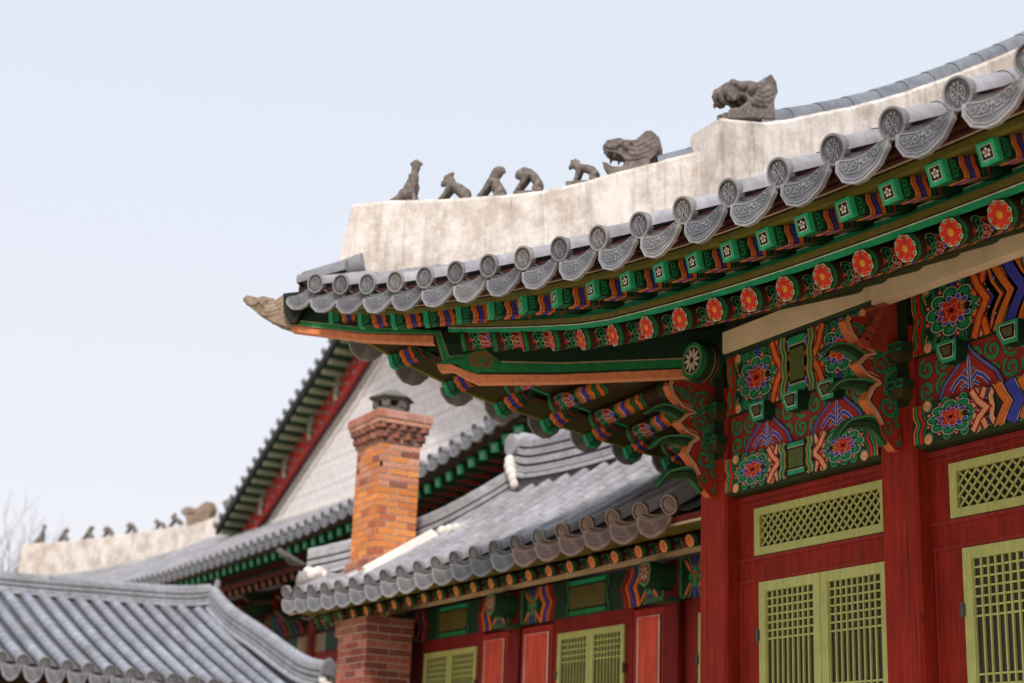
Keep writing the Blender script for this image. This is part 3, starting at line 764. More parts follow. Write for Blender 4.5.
hprism(hip, SAR, (.012, .03, .015), (.03, .04, .02), .30, .15); hprism(hip, CHN, (.012, .035, .018), (.03, .04, .02), .34, .17)
hprism(hip, [(-3.69, 7.199), (-3.007, 7.046), (-2.404, 6.99), (-2.402, 6.895), (-3.002, 6.965), (-3.69, 7.125)], (.80, .27, .12), (.86, .34, .16), .12, .153)
hprism(hip, [(-2.36, 6.633), (-2.236, 6.625), (-2.085, 6.53), (-1.998, 6.488), (-1.335, 6.452), (.3, 6.47), (.3, 6.38), (-1.334, 6.364), (-2.012, 6.386), (-2.118, 6.463), (-2.234, 6.554), (-2.33, 6.545)], (.82, .28, .12), (.88, .36, .18), .12, .171)
for sgn in (1, -1):
    p = Paint(hip, lambda u, v, h, s=sgn: HP(u, v, s*(.172+h)), .0012)
    p.line3([(-3.70, 7.235), (-3.0, 7.085), (-2.365, 7.03), (-2.28, 6.70), (-2.10, 6.70)], .055, G, CR, 1, .2)
    p.poly([(-2.34, 6.64), (-2.28, 6.70), (-2.16, 6.72), (-1.95, 6.80), (-1.80, 6.62), (-1.3, 6.575), (.3, 6.575), (.3, 6.475), (-1.3, 6.465), (-1.99, 6.50), (-2.09, 6.54), (-2.18, 6.62)], G, 2)
    p.stroke([(-1.80, 6.63), (-1.3, 6.585), (.3, 6.585)], .012, CR, 3); p.stroke([(-1.99, 6.505), (-1.3, 6.47), (.3, 6.478)], .012, BK, 3)
    p.spiral(-1.985, 6.66, .115, 1.9, -1.2, 1, .026, (.35, .06, .03), 4)
    p.stroke([(-3.70, 7.45), (-3.2, 7.36), (-2.6, 7.22)], .02, (.10, .10, .03), 1)
hipo = hip.build('hip_rafter', M_PAINT, hall)
# dark triangular board closing the corner under the tiles
m = MB()
hprism(m, [(-3.76, 7.58), (-3.74, 7.33), (-3.68, 7.2), (-3.62, 7.2), (-3.5, 7.6)], (.02, .02, .015), BK, .5, .25)
m.build('corner_board', M_PAINT, hall)

# plaster ridges
TOPH = [(-3.26, 8.80), (-2.87, 8.82), (-2.36, 8.79), (-1.56, 8.81), (-.87, 8.99), (-.53, 9.09), (-.2, 9.19), (.25, 9.34)]
tops = [HP(s, z, -.21) for s, z in TOPH]; bots = [HP(s-(.14 if i == 0 else 0), zt(s, -s)-.22, -.21) for i, (s, z) in enumerate(TOPH)]
wall_ridge('hip_ridge', hall, tops, bots, .42, nx=30)
m = MB(); tile_row(m, resample([HP(s, z+.02, -.21) for s, z in ((-.56, 9.09), (-.2, 9.2), (.2, 9.33))], 6), .12, .36, (.22, .24, .28)); m.build('ridge_tile', M_TILE, hall)
XM = -13.70
TOPD = [(10.10, 9.40), (10.80, 9.60), (11.58, 9.90), (12.55, 10.34), (13.59, 10.90), (15.17, 11.84), (16.3, 12.6)]
tops = [Vector((XM, y, z)) for y, z in TOPD]; bots = [Vector((XM, y, z-1.45-(.0 if i else .1))) for i, (y, z) in enumerate(TOPD)]
# the end block is flat on top, the rest climbs with the roof
tops[1].z = 9.58; tops[0].z = 9.44
wall_ridge('descending_ridge', hall, tops, bots, .62, nx=36)
m = MB(); tile_row(m, resample([Vector((XM, y, z+.03)) for y, z in TOPD[1:]], 30), .16, .52, (.22, .235, .27)); m.build('ridge_tile', M_TILE, hall)
wall_ridge('main_ridge', hall, [Vector((XM-.2, 16.2, 12.7)), Vector((-9, 16.2, 12.2)), Vector((-3, 16.2, 12.1))], [Vector((XM-.2, 16.2, 10.9)), Vector((-9, 16.2, 10.8)), Vector((-3, 16.2, 10.8))], .6)
m = MB(); m.tube([HP(-3.64, 7.80, 0), HP(-3.3, 7.92, 0), HP(-3.1, 8.0, 0)], [.13, .13, .14], 12, (.26, .26, .275), True); 
m.tube([HP(-3.64, 7.70, .10), HP(-3.2, 7.84, .10)], [.16, .17], 12, (.24, .24, .255), True, 0, math.pi); m.build('ridge_tile', M_TILE, hall)

# platform, walls, columns
m = MB(); m.box(CX-1.3, 2, CY-1.5, CY+11, .0, 1.05, (.40, .37, .33)); m.box(CX-1.4, 2.1, CY-1.6, CY+11.1, 1.05, 1.2, (.46, .43, .39)); m.build('stone_platform', M_DULL, hall)
BAYX = [CX, CX+2.86, CX+6.66, CX+9.52, CX+12.4]
for x in BAYX[:4]:
    m = MB(); m.box(x-.24, x+.24, CY-.16, CY+.30, 1.2, 6.2, (.33, .024, .011), None, .03)
    m.box(x-.36, x+.36, CY-.3, CY+.4, 1.2, 1.4, (.42, .40, .36)); m.build('column', M_RED, hall)
for y in (CY+2.9, CY+5.8): m = MB(); m.box(CX-.24, CX+.24, y-.23, y+.23, 1.2, 6.2, (.33, .024, .011), None, .03); m.build('column', M_RED, hall)
m = MB()
m.box(CX-.05, CX+.05, CY+.3, CY+10, 1.2, 6.6, (.26, .02, .016)); m.box(BAYX[3]+.24, 1, CY, CY+.1, 1.2, 6.6, (.26, .02, .016)); m.box(CX, 1, CY+9.9, CY+10, 1.2, 6.6, MR)
m.build('wall', M_RED, hall)
MRF = (.31, .023, .011)
for bi, x0 in enumerate(BAYX[:3]):
    a, b = x0+.24, BAYX[bi+1]-.24
    m = MB(); y = CY+.02
    # stiles, rails (each butts on the next)
    sl = a+.30, b-.06
    if bi == 0: sl = (-13.09, -11.08)
    else: sl = (x0+.50, b-.07)
    dw = (-13.02, -11.09) if bi == 0 else (x0+.62, b-.12)
    m.box(a, b, y, y+.12, 4.835, 4.99, MRF); m.box(a, b, y-.02, y+.0, 4.93, 4.985, (.33, .03, .022)); m.box(a, b, y-.012, y, 4.875, 4.90, (.33, .03, .022))
    m.box(a, b, y, y+.12, 4.05, 4.325, MRF); m.box(a, b, y-.014, y, 4.055, 4.09, (.33, .03, .022)); m.box(a, b, y-.014, y, 4.285, 4.32, (.33, .03, .022))
    m.box(a, sl[0], y, y+.12, 4.325, 4.835, MRF); m.box(sl[1], b, y, y+.12, 4.325, 4.835, MRF)
    m.box(a, dw[0], y, y+.12, 1.55, 4.05, MRF); m.box(dw[1], b, y, y+.12, 1.55, 4.05, MRF)
    m.box(a, b, y-.02, y+.14, 1.2, 1.55, MRF)
    m.box(a+.02, a+.05, y-.015, y, 1.55, 4.05, (.34, .03, .022)); m.box(b-.05, b-.02, y-.015, y, 4.325, 4.835, (.34, .03, .022))
    m.build('door_frame', M_RED, hall)
    transom(hall, sl[0], sl[1], 4.33, 4.83, y-.03, .09, .105)
    mid = (dw[0]+dw[1])/2
    leaf(hall, dw[0], mid-.004, 1.56, 4.045, y-.03, 8 if mid-dw[0] < 1.2 else 13, .105, (dw[0]-.015, (3.5, 2.0)))
    leaf(hall, mid+.004, dw[1], 1.56, 4.045, y-.03, 8 if mid-dw[0] < 1.2 else 13, .105, (dw[1]+.015, (3.5, 2.0)))
    # painted beams
    W = b-a
    m = MB(); yl = CY-.12
    n = 6; prof = [(0, 4.995), (-.035, 5.02), (-.05, 5.06), (-.05, 5.34), (-.035, 5.385), (0, 5.41)]
    m.prism([Vector((a, yl+dy+.0, z)) for dy, z in prof]+[Vector((a, CY+.1, 5.41)), Vector((a, CY+.1, 4.995))], (W, 0, 0), (.02, .05, .025), (.03, .05, .02))
    p = Paint(m, lambda u, v, h: Vector((a+u, yl-.05-h, 5.022+v)), .0007); band_panel(p, W, .365)
    m.build('lintel', M_PAINT, hall)
    m = MB(); ya = CY-.14; m.box(a, b, ya, CY+.12, 5.87, 6.575, GD)
    p = Paint(m, lambda u, v, h: Vector((a+u, ya-h, 5.875+v)), .0006); band_panel(p, W, .66, True)
    # extra chevrons of the tall beam
    for s in (0, 1):
        q = Paint(m, (lambda u, v, h, s=s: Vector((a+(u if s == 0 else W-u), ya-h, 5.875+v))), .0006)
        q.stroke([(.05, .02), (.11, .2), (.05, .33), (.11, .46), (.05, .64)], .03, RE, 9)
    m.build('beam', M_PAINT, hall)
    # carved boards between the beams
    m = MB(); yh = CY-.09; m.box(a, b, yh, CY+.12, 5.41, 5.87, (.30, .03, .02))
    p = Paint(m, lambda u, v, h: Vector((a+u, yh-h, 5.415+v)), .0009)
    scroll_field(p, 0.02, .02, W-.02, .43, .105, 1, 5+bi, .022)
    for cu in ((W*.27, W*.73) if W < 3 else (.66, W/2, W-.66)):
        tri = [(cu-.40, .0), (cu-.33, .13), (cu-.17, .26), (cu-.06, .36), (cu, .45), (cu+.06, .36), (cu+.17, .26), (cu+.33, .13), (cu+.40, .0)]
        for k, (sc, c) in enumerate(((1.04, BK), (1.0, (.15, .13, .42)), (.90, BK), (.875, (.42, .03, .02)))):
            p.poly([(cu+(x-cu)*sc, .0+(z)*sc-(0)) for x, z in tri], c, 8+k*1.2)
        h0 = 17; LB = (.22, .20, .50)
        for s in (-1, 1):
            p.stroke([(cu+s*.02, .10), (cu+s*.09, .155), (cu+s*.17, .11), (cu+s*.23, .04)], .045, WH, h0); p.stroke([(cu+s*.02, .10), (cu+s*.09, .155), (cu+s*.17, .11), (cu+s*.23, .04)], .034, BL, h0+1)
            p.stroke([(cu+s*.01, .04), (cu+s*.06, .08), (cu+s*.12, .04)], .03, WH, h0); p.stroke([(cu+s*.01, .04), (cu+s*.06, .08), (cu+s*.12, .04)], .02, BL, h0+1)
            p.stroke([(cu, .15), (cu+s*.05, .22), (cu+s*.075, .19)], .024, LB, h0+1)
        p.stroke([(cu, .02), (cu, .30)], .035, WH, h0+2); p.stroke([(cu, .02), (cu, .30)], .022, BL, h0+3); p.disc(cu, .31, .024, LB, h0+4, .035, 0, 8)
    m.build('carved_board', M_PAINT, hall)
    # bearing blocks
    for cu in ((.27, .73, .5) if W < 3 else (.16, .38, .62, .84)):
        x = a+W*cu; m = MB(); z0 = 5.70
        hw0, hw1 = .085, .125; y0, y1 = CY-.25, CY-.09
        vs = [Vector((x-hw0, y0+.03, z0)), Vector((x+hw0, y0+.03, z0)), Vector((x+hw1, y0, z0+.11)), Vector((x+hw1, y0, z0+.19)), Vector((x-hw1, y0, z0+.19)), Vector((x-hw1, y0, z0+.11))]
        m.prism(vs, (0, .17, 0), GB, GD)
        p = Paint(m, lambda u, v, h: Vector((x+u, y0-h+.030*max(0, 1-v/.11), z0+v)), .0015)
        p.poly([(-.065, .035), (.065, .035), (.09, .115), (.09, .165), (-.09, .165), (-.09, .115)], WH, 0); p.poly([(-.058, .042), (.058, .042), (.082, .118), (.082, .158), (-.082, .158), (-.082, .118)], BK, 1); p.poly([(-.04, .06), (.04, .06), (.06, .12), (.06, .14), (-.06, .14), (-.06, .12)], (.11, .09, .03), 2)
        m.build('bearing_block', M_PAINT, hall)
PYE, PZE = 9.86, 6.52
# purlin with its painted end, cream boards under the rafters
m = MB(); m.tube([(CX-.66, CY, 6.70), (CX+9.5, CY, 6.70)], .205, 24, (.03, .05, .025)); 
m.tube([(CX-.66, CY, 6.70), (CX-.60, CY, 6.70)], .212, 24, G, False); m.tube([(CX-.52, CY, 6.70), (CX-.50, CY, 6.70)], .208, 24, CR, False); m.tube([(CX-.28, CY, 6.70), (CX-.27, CY, 6.70)], .208, 24, (.5, .2, .1), False)
for k in range(5): m.tube([(CX-.25+k*.035, CY, 6.70), (CX-.242+k*.035, CY, 6.70)], .2085, 24, (.45, .12, .04) if k % 2 else G, False)
p = Paint(m, lambda u, v, h: Vector((CX-.66-h, CY+u, 6.70+v)), .0015)
p.disc(0, 0, .205, G, 0, n=24); p.disc(0, 0, .165, CR, 1, n=24); p.disc(0, 0, .157, BK, 2, n=24)
for k in range(10):
    a_ = 2*math.pi*k/10; p.disc(math.cos(a_)*.085, math.sin(a_)*.085, .055, (.72, .60, .45), 3, .020, a_, 9)
for k in range(8):
    a_ = 2*math.pi*k/8; p.disc(math.cos(a_)*.015, math.sin(a_)*.015, .008, (.7, .6, .5), 4, n=6)
m.build('purlin', M_PAINT, hall)
m = MB(); m.tube([(CX, PYE, PZE), (CX, CY+6, PZE)], .20, 24, (.03, .05, .025)); m.tube([(CX, PYE, PZE), (CX, PYE+.05, PZE)], .208, 24, G, False)
for k in range(4): m.tube([(CX, PYE+.16+k*.05, PZE), (CX, PYE+.168+k*.05, PZE)], .203, 24, (CR, (.45, .12, .04), G, (.45, .12, .04))[k], False)
p = Paint(m, lambda u, v, h: Vector((CX+u, PYE-h, PZE+v)), .0015); p.disc(0, 0, .2, G, 0, n=24); p.disc(0, 0, .16, CR, 1, n=24); p.disc(0, 0, .152, BK, 2, n=24)
for k in range(10): a_ = 2*math.pi*k/10; p.disc(math.cos(a_)*.085, math.sin(a_)*.085, .055, (.72, .60, .45), 3, .020, a_, 9)
m.build('purlin', M_PAINT, hall)
m = MB()
m.box(CX+.30, CX+2.84, CY-.25, CY-.212, 6.56, 6.80, (.86, .66, .44)); m.box(CX+.30, CX+9, CY-.20, CY-.16, 6.80, 7.05, (.03, .03, .02)); m.box(CX+2.84, CX+9, CY-.40, CY-.26, 6.42, 6.80, (.88, .68, .46))
m.build('cream_board', M_DULL, hall)

# ---------------------------------------------------------------- carved brackets at the columns (outline in y, z)
BRK = [(9.592, 6.234), (9.717, 6.25), (9.97, 6.245), (10.355, 6.216), (10.355, 5.067), (10.194, 5.012), (10.074, 5.007), (9.999, 5.069), (9.927, 5.136), (9.895, 5.235), (9.817, 5.353), (9.723, 5.443), (9.784, 5.556), (9.878, 5.622), (9.846, 5.669), (9.721, 5.703), (9.627, 5.766), (9.72, 5.859), (9.876, 5.911), (9.782, 5.948), (9.656, 5.981), (9.547, 6.068), (9.499, 6.165)]
HORN = [[(10.0, 5.66), (9.814, 5.822), (9.595, 5.918), (9.41, 5.914), (9.25, 5.82)], [(10.035, 5.42), (9.847, 5.591), (9.66, 5.602), (9.445, 5.557), (9.31, 5.44)], [(10.03, 5.115), (9.849, 5.254), (9.663, 5.235), (9.511, 5.175), (9.385, 5.03)]]
def smooth2(pts, n): return [(q.x, q.y) for q in resample([Vector((a, b, 0)) for a, b in pts], n)]
def bracket_mesh(upper=True):
    m = MB(); t = .048
    F = lambda y, z, x=t: Vector((x, y-CY, z))
    m.prism([F(y, z) for y, z in BRK], (-2*t, 0, 0), (.40, .035, .02), (.62, .16, .05))
    if upper:
        UP = [(9.98, 6.22), (10.1, 6.42), (10.22, 6.52), (10.4, 6.54), (10.4, 6.22)]
        m.prism([F(y, z, t*.8) for y, z in UP], (-1.6*t, 0, 0), (.36, .03, .02), (.40, .03, .02))
    for h_ in HORN:
        c = smooth2(h_, 12); L = []; Rr = []
        for i, (y, z) in enumerate(c):
            a = c[max(i-1, 0)]; b = c[min(i+1, 12)]; d = math.hypot(b[0]-a[0], b[1]-a[1]); wd = .095*(1-i/12)**.7+.008
            nx, nz = -(b[1]-a[1])/d, (b[0]-a[0])/d; L.append((y+nx*wd, z+nz*wd)); Rr.append((y-nx*wd*.6, z-nz*wd*.6))
        m.prism([F(y, z, t*.82) for y, z in L+Rr[::-1]], (-1.64*t, 0, 0), (.03, .085, .03), (.03, .11, .045))
    for s in (1, -1):
        p = Paint(m, lambda u, v, h, s=s: Vector((s*(t+h), u-CY, v)), .0013)
        # scalloped orange front edge
        ed = BRK[8:] 
        p.stroke([(y+.035, z) for y, z in ed[1:]]+[(9.56, 6.22)], .055, SA, 1); p.stroke([(y+.065, z) for y, z in ed[1:]]+[(9.60, 6.20)], .014, BK, 2); p.stroke([(y+.055, z) for y, z in ed[1:]], .012, WH, 2)
        for (cy, cz, r, a0, d, tn) in ((9.93, 5.80, .115, 0, 1, 1.6), (10.00, 5.42, .13, 2, -1, 1.7), (10.17, 5.30, .12, .5, 1, 1.5), (10.10, 5.66, .15, 1, 1, 1.3), (9.98, 6.05, .13, 3.4, -1, 1.5), (10.20, 6.06, .11, .2, 1, 1.4), (10.17, 5.13, .085, 4, 1, 1.3), (9.72, 6.12, .10, 1, -1, 1.2), (10.24, 5.52, .09, 2.6, 1, 1.2), (9.98, 5.20, .07, 1.5, -1, 1.1), (10.26, 5.86, .09, 4.4, -1, 1.2)):
            p.spiral(cy, cz, r, tn*.88, a0, d, r*.20, (.02, .20, .08), 3, BK)
        p.line3(smooth2([(9.60, 6.16), (9.75, 6.10), (9.9, 5.93), (10.05, 5.98), (10.12, 5.8), (9.98, 5.6), (10.1, 5.45), (10.2, 5.2), (10.1, 5.06)], 24), .035, (.02, .17, .07), (.16, .34, .2), 2, .4)
        if upper: 
            for (cy, cz, r, a0, d) in ((10.12, 6.30, .07, 0, 1), (10.25, 6.38, .08, 2, -1), (10.33, 6.28, .06, 4, 1)): p.spiral(cy, cz, r, 1.2, a0, d, r*.24, (.02, .20, .08), 3, BK)
        p2 = Paint(m, lambda u, v, h, s=s: Vector((s*(t*.82+h), u-CY, v)), .0013)
        for h_ in HORN:
            c = smooth2(h_, 12); p2.stroke([(y, z+.05*(1-i/12)) for i, (y, z) in enumerate(c)], .016, (.10, .34, .16), 1); p2.stroke([(y, z-.02*(1-i/12)) for i, (y, z) in enumerate(c[:9])], .012, BK, 1)
    return m.mesh('bracket', M_PAINT)
ME_BR = bracket_mesh()
for x in BAYX[:4]:
    mobj('bracket', ME_BR, hall, Matrix.Translation((x, CY, 0)))
# stepped salmon carving above each middle bracket, green-edged cross blocks
for x in BAYX[:4]:
    if x > CX+.1:
        m = MB()
        for k in range(8):
            t_ = k/7; y = CY-.60+t_*.30+.0; z = 5.98+t_*.48
            m.tube([(x-.10, y, z), (x+.10, y, z)], .055-.004*k, 10, (.50, .10, .06) if k % 2 == 0 else (.42, .07, .045))
            m.box(x-.075, x+.075, y, CY-.05, z-.035, z+.03, (.40, .05, .03))
        m.build('stepped_carving', M_PAINT, hall)
    for z in (5.50, 5.86):
        for dx in (-1, 1):
            m = MB(); x0 = x+dx*.245; x1 = x+dx*.07
            xa, xb = min(x0, x1), max(x0, x1)
            m.box(xa-.02, xb+.02, CY-.30, CY-.165, z+.07, z+.15, (.025, .05, .03)); m.box(xa+.01, xb-.01, CY-.29, CY-.165, z-.02, z+.069, (.07, .06, .02))
            p = Paint(m, lambda u, v, h: Vector(((xa+xb)/2+u, CY-.30-h, z+v)), .0015)
            for q in (.078, .142): p.stroke([(-.10, q), (.10, q)], .016, G, 0)
            p.stroke([(0, .07), (0, .15)], .018, G, 0); 
            m.build('bracket_block', M_PAINT, hall)
    m = MB(); m.box(x-.20, x+.20, CY-.17, CY-.05, 5.42, 6.5, (.018, .03, .016)); m.build('column_head', M_PAINT, hall)
# ================================================================ attached wing (parallel to the hall, lower, single eave)
WX, WY = -25.1, 12.0
wing = thing('side_wing', 'low tiled wing between brick chimney and big hall, with lattice doors and salmon-red wall panels', 'wing building', (WX, WY, 0))
WO = 1.62
WT = lambda u, v, z: Vector((WX+u, WY-v, z))
WS = lambda u, v, z: Vector((WX-v, WY+u, z))
def wlf(u): return .012*max(0, 2.5-u)**2*.9
def wz(u, v):
    d = WO-v; return 5.12+wlf(u)*max(0, 1-d/5)+.54*d+.035*d*d
WSP = .590
WU = [-1.42+WSP*i for i in range(0, 21)]
mb = MB()
roof_plane(mb, WT, WU, WSP, lambda u: WO, lambda u: max(-u, -1.45) if u < 1.45 else -1.45, wz, .105, .40, .4)
roof_plane(mb, WS, [u for u in WU if -1 < u < 3.2], WSP, lambda u: WO, lambda u: -u if u < 1.45 else -1.45, wz, .105, .40, .4)
mb.add([WT(1.4, -1.45, 6.9), WT(11.3, -1.45, 6.9), WT(11.3, -4.5, 5.2), WT(-1.4, -4.5, 5.2)], [(0, 1, 2, 3)], TD)
wroof = mb.build('roof', M_TILE, wing)
for T, D, us in ((WT, dirF, WU), (WS, dirS, [u for u in WU if u < 3.2])):
    for u in us:
        yw = .28 if T is WT else 0
        if T is WS and u < -1: continue
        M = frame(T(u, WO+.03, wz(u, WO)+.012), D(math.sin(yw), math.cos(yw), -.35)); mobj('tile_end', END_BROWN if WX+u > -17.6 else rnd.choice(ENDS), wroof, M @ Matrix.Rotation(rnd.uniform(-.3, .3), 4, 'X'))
        if u < -1.3: continue
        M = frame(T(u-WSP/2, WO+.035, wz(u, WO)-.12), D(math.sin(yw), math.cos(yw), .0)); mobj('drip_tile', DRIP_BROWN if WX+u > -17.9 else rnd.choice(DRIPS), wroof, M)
m = MB()
for T, ue in ((WT, 11.3), (WS, 4)):
    for (v0, v1, z0, z1, c) in ((1.2, 1.52, 4.90, 4.94, (.15, .13, .02)), (1.52, 1.535, 4.905, 4.935, CR)):
        vs = [T(-v1, v0, z0), T(ue, v0, z0), T(ue, v1, z0), T(-v1, v1, z0), T(-v1, v0, z1), T(ue, v0, z1), T(ue, v1, z1), T(-v1, v1, z1)]
        m.add(vs, [(0, 1, 2, 3), (4, 5, 6, 7), (3, 2, 6, 7), (0, 3, 7, 4)], c)
    a, b = T(-1.55, 1.5, 4.90), T(ue, 1.5, 4.90); m.quad(a, b, T(ue, 1.56, 5.0), T(-1.6, 1.56, 5.0), (.15, .012, .01))
    m.quad(T(-1.25, 1.25, 4.90), T(ue, 1.25, 4.90), T(ue, -.5, 5.46), T(.5, -.5, 5.46), (.11, .09, .02))
    m.quad(T(-1.6, 1.56, 5.0), T(ue, 1.56, 5.0), T(ue, -1.4, 6.6), T(1.4, -1.4, 6.6), (.09, .07, .02))
m.build('soffit', M_PAINT, wing)
for i in range(24):
    u = -.95+.532*i
    if u > 11.2: break
    z = 4.775; pv = (1.0, -1.0, 5.55)
    if u >= .7: d = (0, -1, .36)
    else: dx, dy = .75-u, -.7-1.25; L = math.hypot(dx, dy); d = (dx/L, dy/L, .36)
    mobj('rafter', ME_RAFTER_OR, wing, frame(WT(u, 1.25, z), dirF(*d)))
    if u < 3: mobj('rafter', ME_RAFTER_OR, wing, frame(WS(u, 1.25, z), dirS(*d)))
m = MB(); m.box(WX-.3, WX+11.4, WY-.20, WY-.165, 4.93, 5.04, (.66, .48, .30)); m.build('cream_board', M_DULL, wing)
# ridges
rp = [Vector((WX+1.45, WY+1.45, 7.30)), Vector((WX+2.1, WY+1.45, 7.16)), Vector((WX+4, WY+1.45, 7.05)), Vector((WX+7, WY+1.45, 7.02)), Vector((WX+11.2, WY+1.45, 7.0))]
ridge_stack('main_ridge', wing, resample(rp, 24), .74, .34, 4, (.37, .365, .39))
hp = [Vector((WX-1.30, WY-1.30, 5.50)), Vector((WX-.6, WY-.6, 5.72)), Vector((WX+.3, WY+.3, 6.12)), Vector((WX+1.0, WY+1.0, 6.62)), Vector((WX+1.5, WY+1.5, 7.05))]
ridge_stack('hip_ridge', wing, resample(hp, 20), .50, .30, 3, (.37, .365, .39))
def ridge_cap(parent, x, y, z, ang, s=1.0, nm='ridge_end_tile'):
    """raised round end tile with white mortar under it; ang = direction it faces"""
    m = MB(); M = Matrix.Translation((x, y, z)) @ Matrix.Rotation(ang, 4, 'Z') @ Matrix.Scale(s, 4)
    pr = [(-.30, 0), (-.26, .22), (-.16, .36), (0, .42), (.16, .36), (.26, .22), (.30, 0)]
    m.prism([M @ Vector((.02+.12*zz, yy*.62, zz)) for yy, zz in pr], (M.to_3x3() @ Vector((-.06, 0, 0))), (.30, .30, .325), (.26, .26, .28))
    m.prism([M @ Vector((.085+.12*zz*.8, yy*.62*.8, .04+zz*.8)) for yy, zz in pr], (M.to_3x3() @ Vector((-.04, 0, 0))), (.17, .17, .18))
    o = m.build(nm, M_TILE, parent)
    m = MB(); q = random.Random(4)
    for k in range(7): ico(m, M @ Vector((-.05+q.uniform(-.05, .04), q.uniform(-.1, .1), -.05-.055*k)), .095*s, WH)
    o2 = m.build('mortar', M_WHITE, o)
    md = o2.modifiers.new('fuse', 'REMESH'); md.mode = 'VOXEL'; md.voxel_size = .02; md.use_smooth_shade = True
    return o
ridge_cap(wing, WX+1.40, WY+1.42, 7.72, math.pi, .95)
m = MB()
for x_, y_, z_, r_ in ((1.42, 1.22, 7.62, .10), (1.46, 1.20, 7.50, .11), (1.52, 1.20, 7.38, .11), (1.58, 1.21, 7.26, .10), (1.62, 1.22, 7.15, .09)): ico(m, (WX+x_, WY+y_, z_), r_, WH)
o2 = m.build('mortar', M_WHITE, wing); md = o2.modifiers.new('fuse', 'REMESH'); md.mode = 'VOXEL'; md.voxel_size = .02; md.use_smooth_shade = True
m = MB(); m.tube([(WX+1.36, WY+1.24, 7.92), (WX+1.36, WY+1.62, 7.92)], .20, 16, (.36, .35, .37)); m.build('ridge_end_tile', M_TILE, wing)
# end of the hip ridge: upturned tile, mortar lumps and two round tiles
ex, ey, ez = WX-1.36, WY-1.36, 5.52
m = MB(); M = Matrix.Translation((ex, ey, ez+.28)) @ Matrix.Rotation(math.radians(225), 4, 'Z')
n = 8
for i in range(n):
    a0, a1 = -.5+i/n, -.5+(i+1)/n
    m.prism([M @ Vector((.30, a0*.0, 0)), M @ Vector((.52, a0*.30, .30-.3*a0*a0)), M @ Vector((.52, a1*.30, .30-.3*a1*a1)), M @ Vector((-.05, a1*.36, -.02)), M @ Vector((-.05, a0*.36, -.02))], (0, 0, .035), (.10, .09, .09))
m.build('ridge_end_tile', M_TILE, wing)
m = MB()
for dx, dy, dz, r in ((-.02, .10, .12, .10), (.26, -.02, .12, .12), (.42, .10, .12, .12), (.40, -.02, .06, .10), (.5, .2, .05, .12)): ico(m, (ex+dx, ey+dy, ez+dz), r, WH)
o2 = m.build('mortar', M_WHITE, wing); md = o2.modifiers.new('fuse', 'REMESH'); md.mode = 'VOXEL'; md.voxel_size = .025; md.use_smooth_shade = True
m = MB(); m.tube([(ex-.10, ey-.02, ez-.05), (ex+.6, ey+.6, ez+.05)], [.20, .2], 14, (.22, .20, .19)); m.tube([(ex+.20, ey-.16, ez-.03), (ex+.5, ey+.3, ez+.03)], [.17, .17], 14, (.30, .28, .28)); 
m.build('ridge_end_tile', M_TILE, wing)
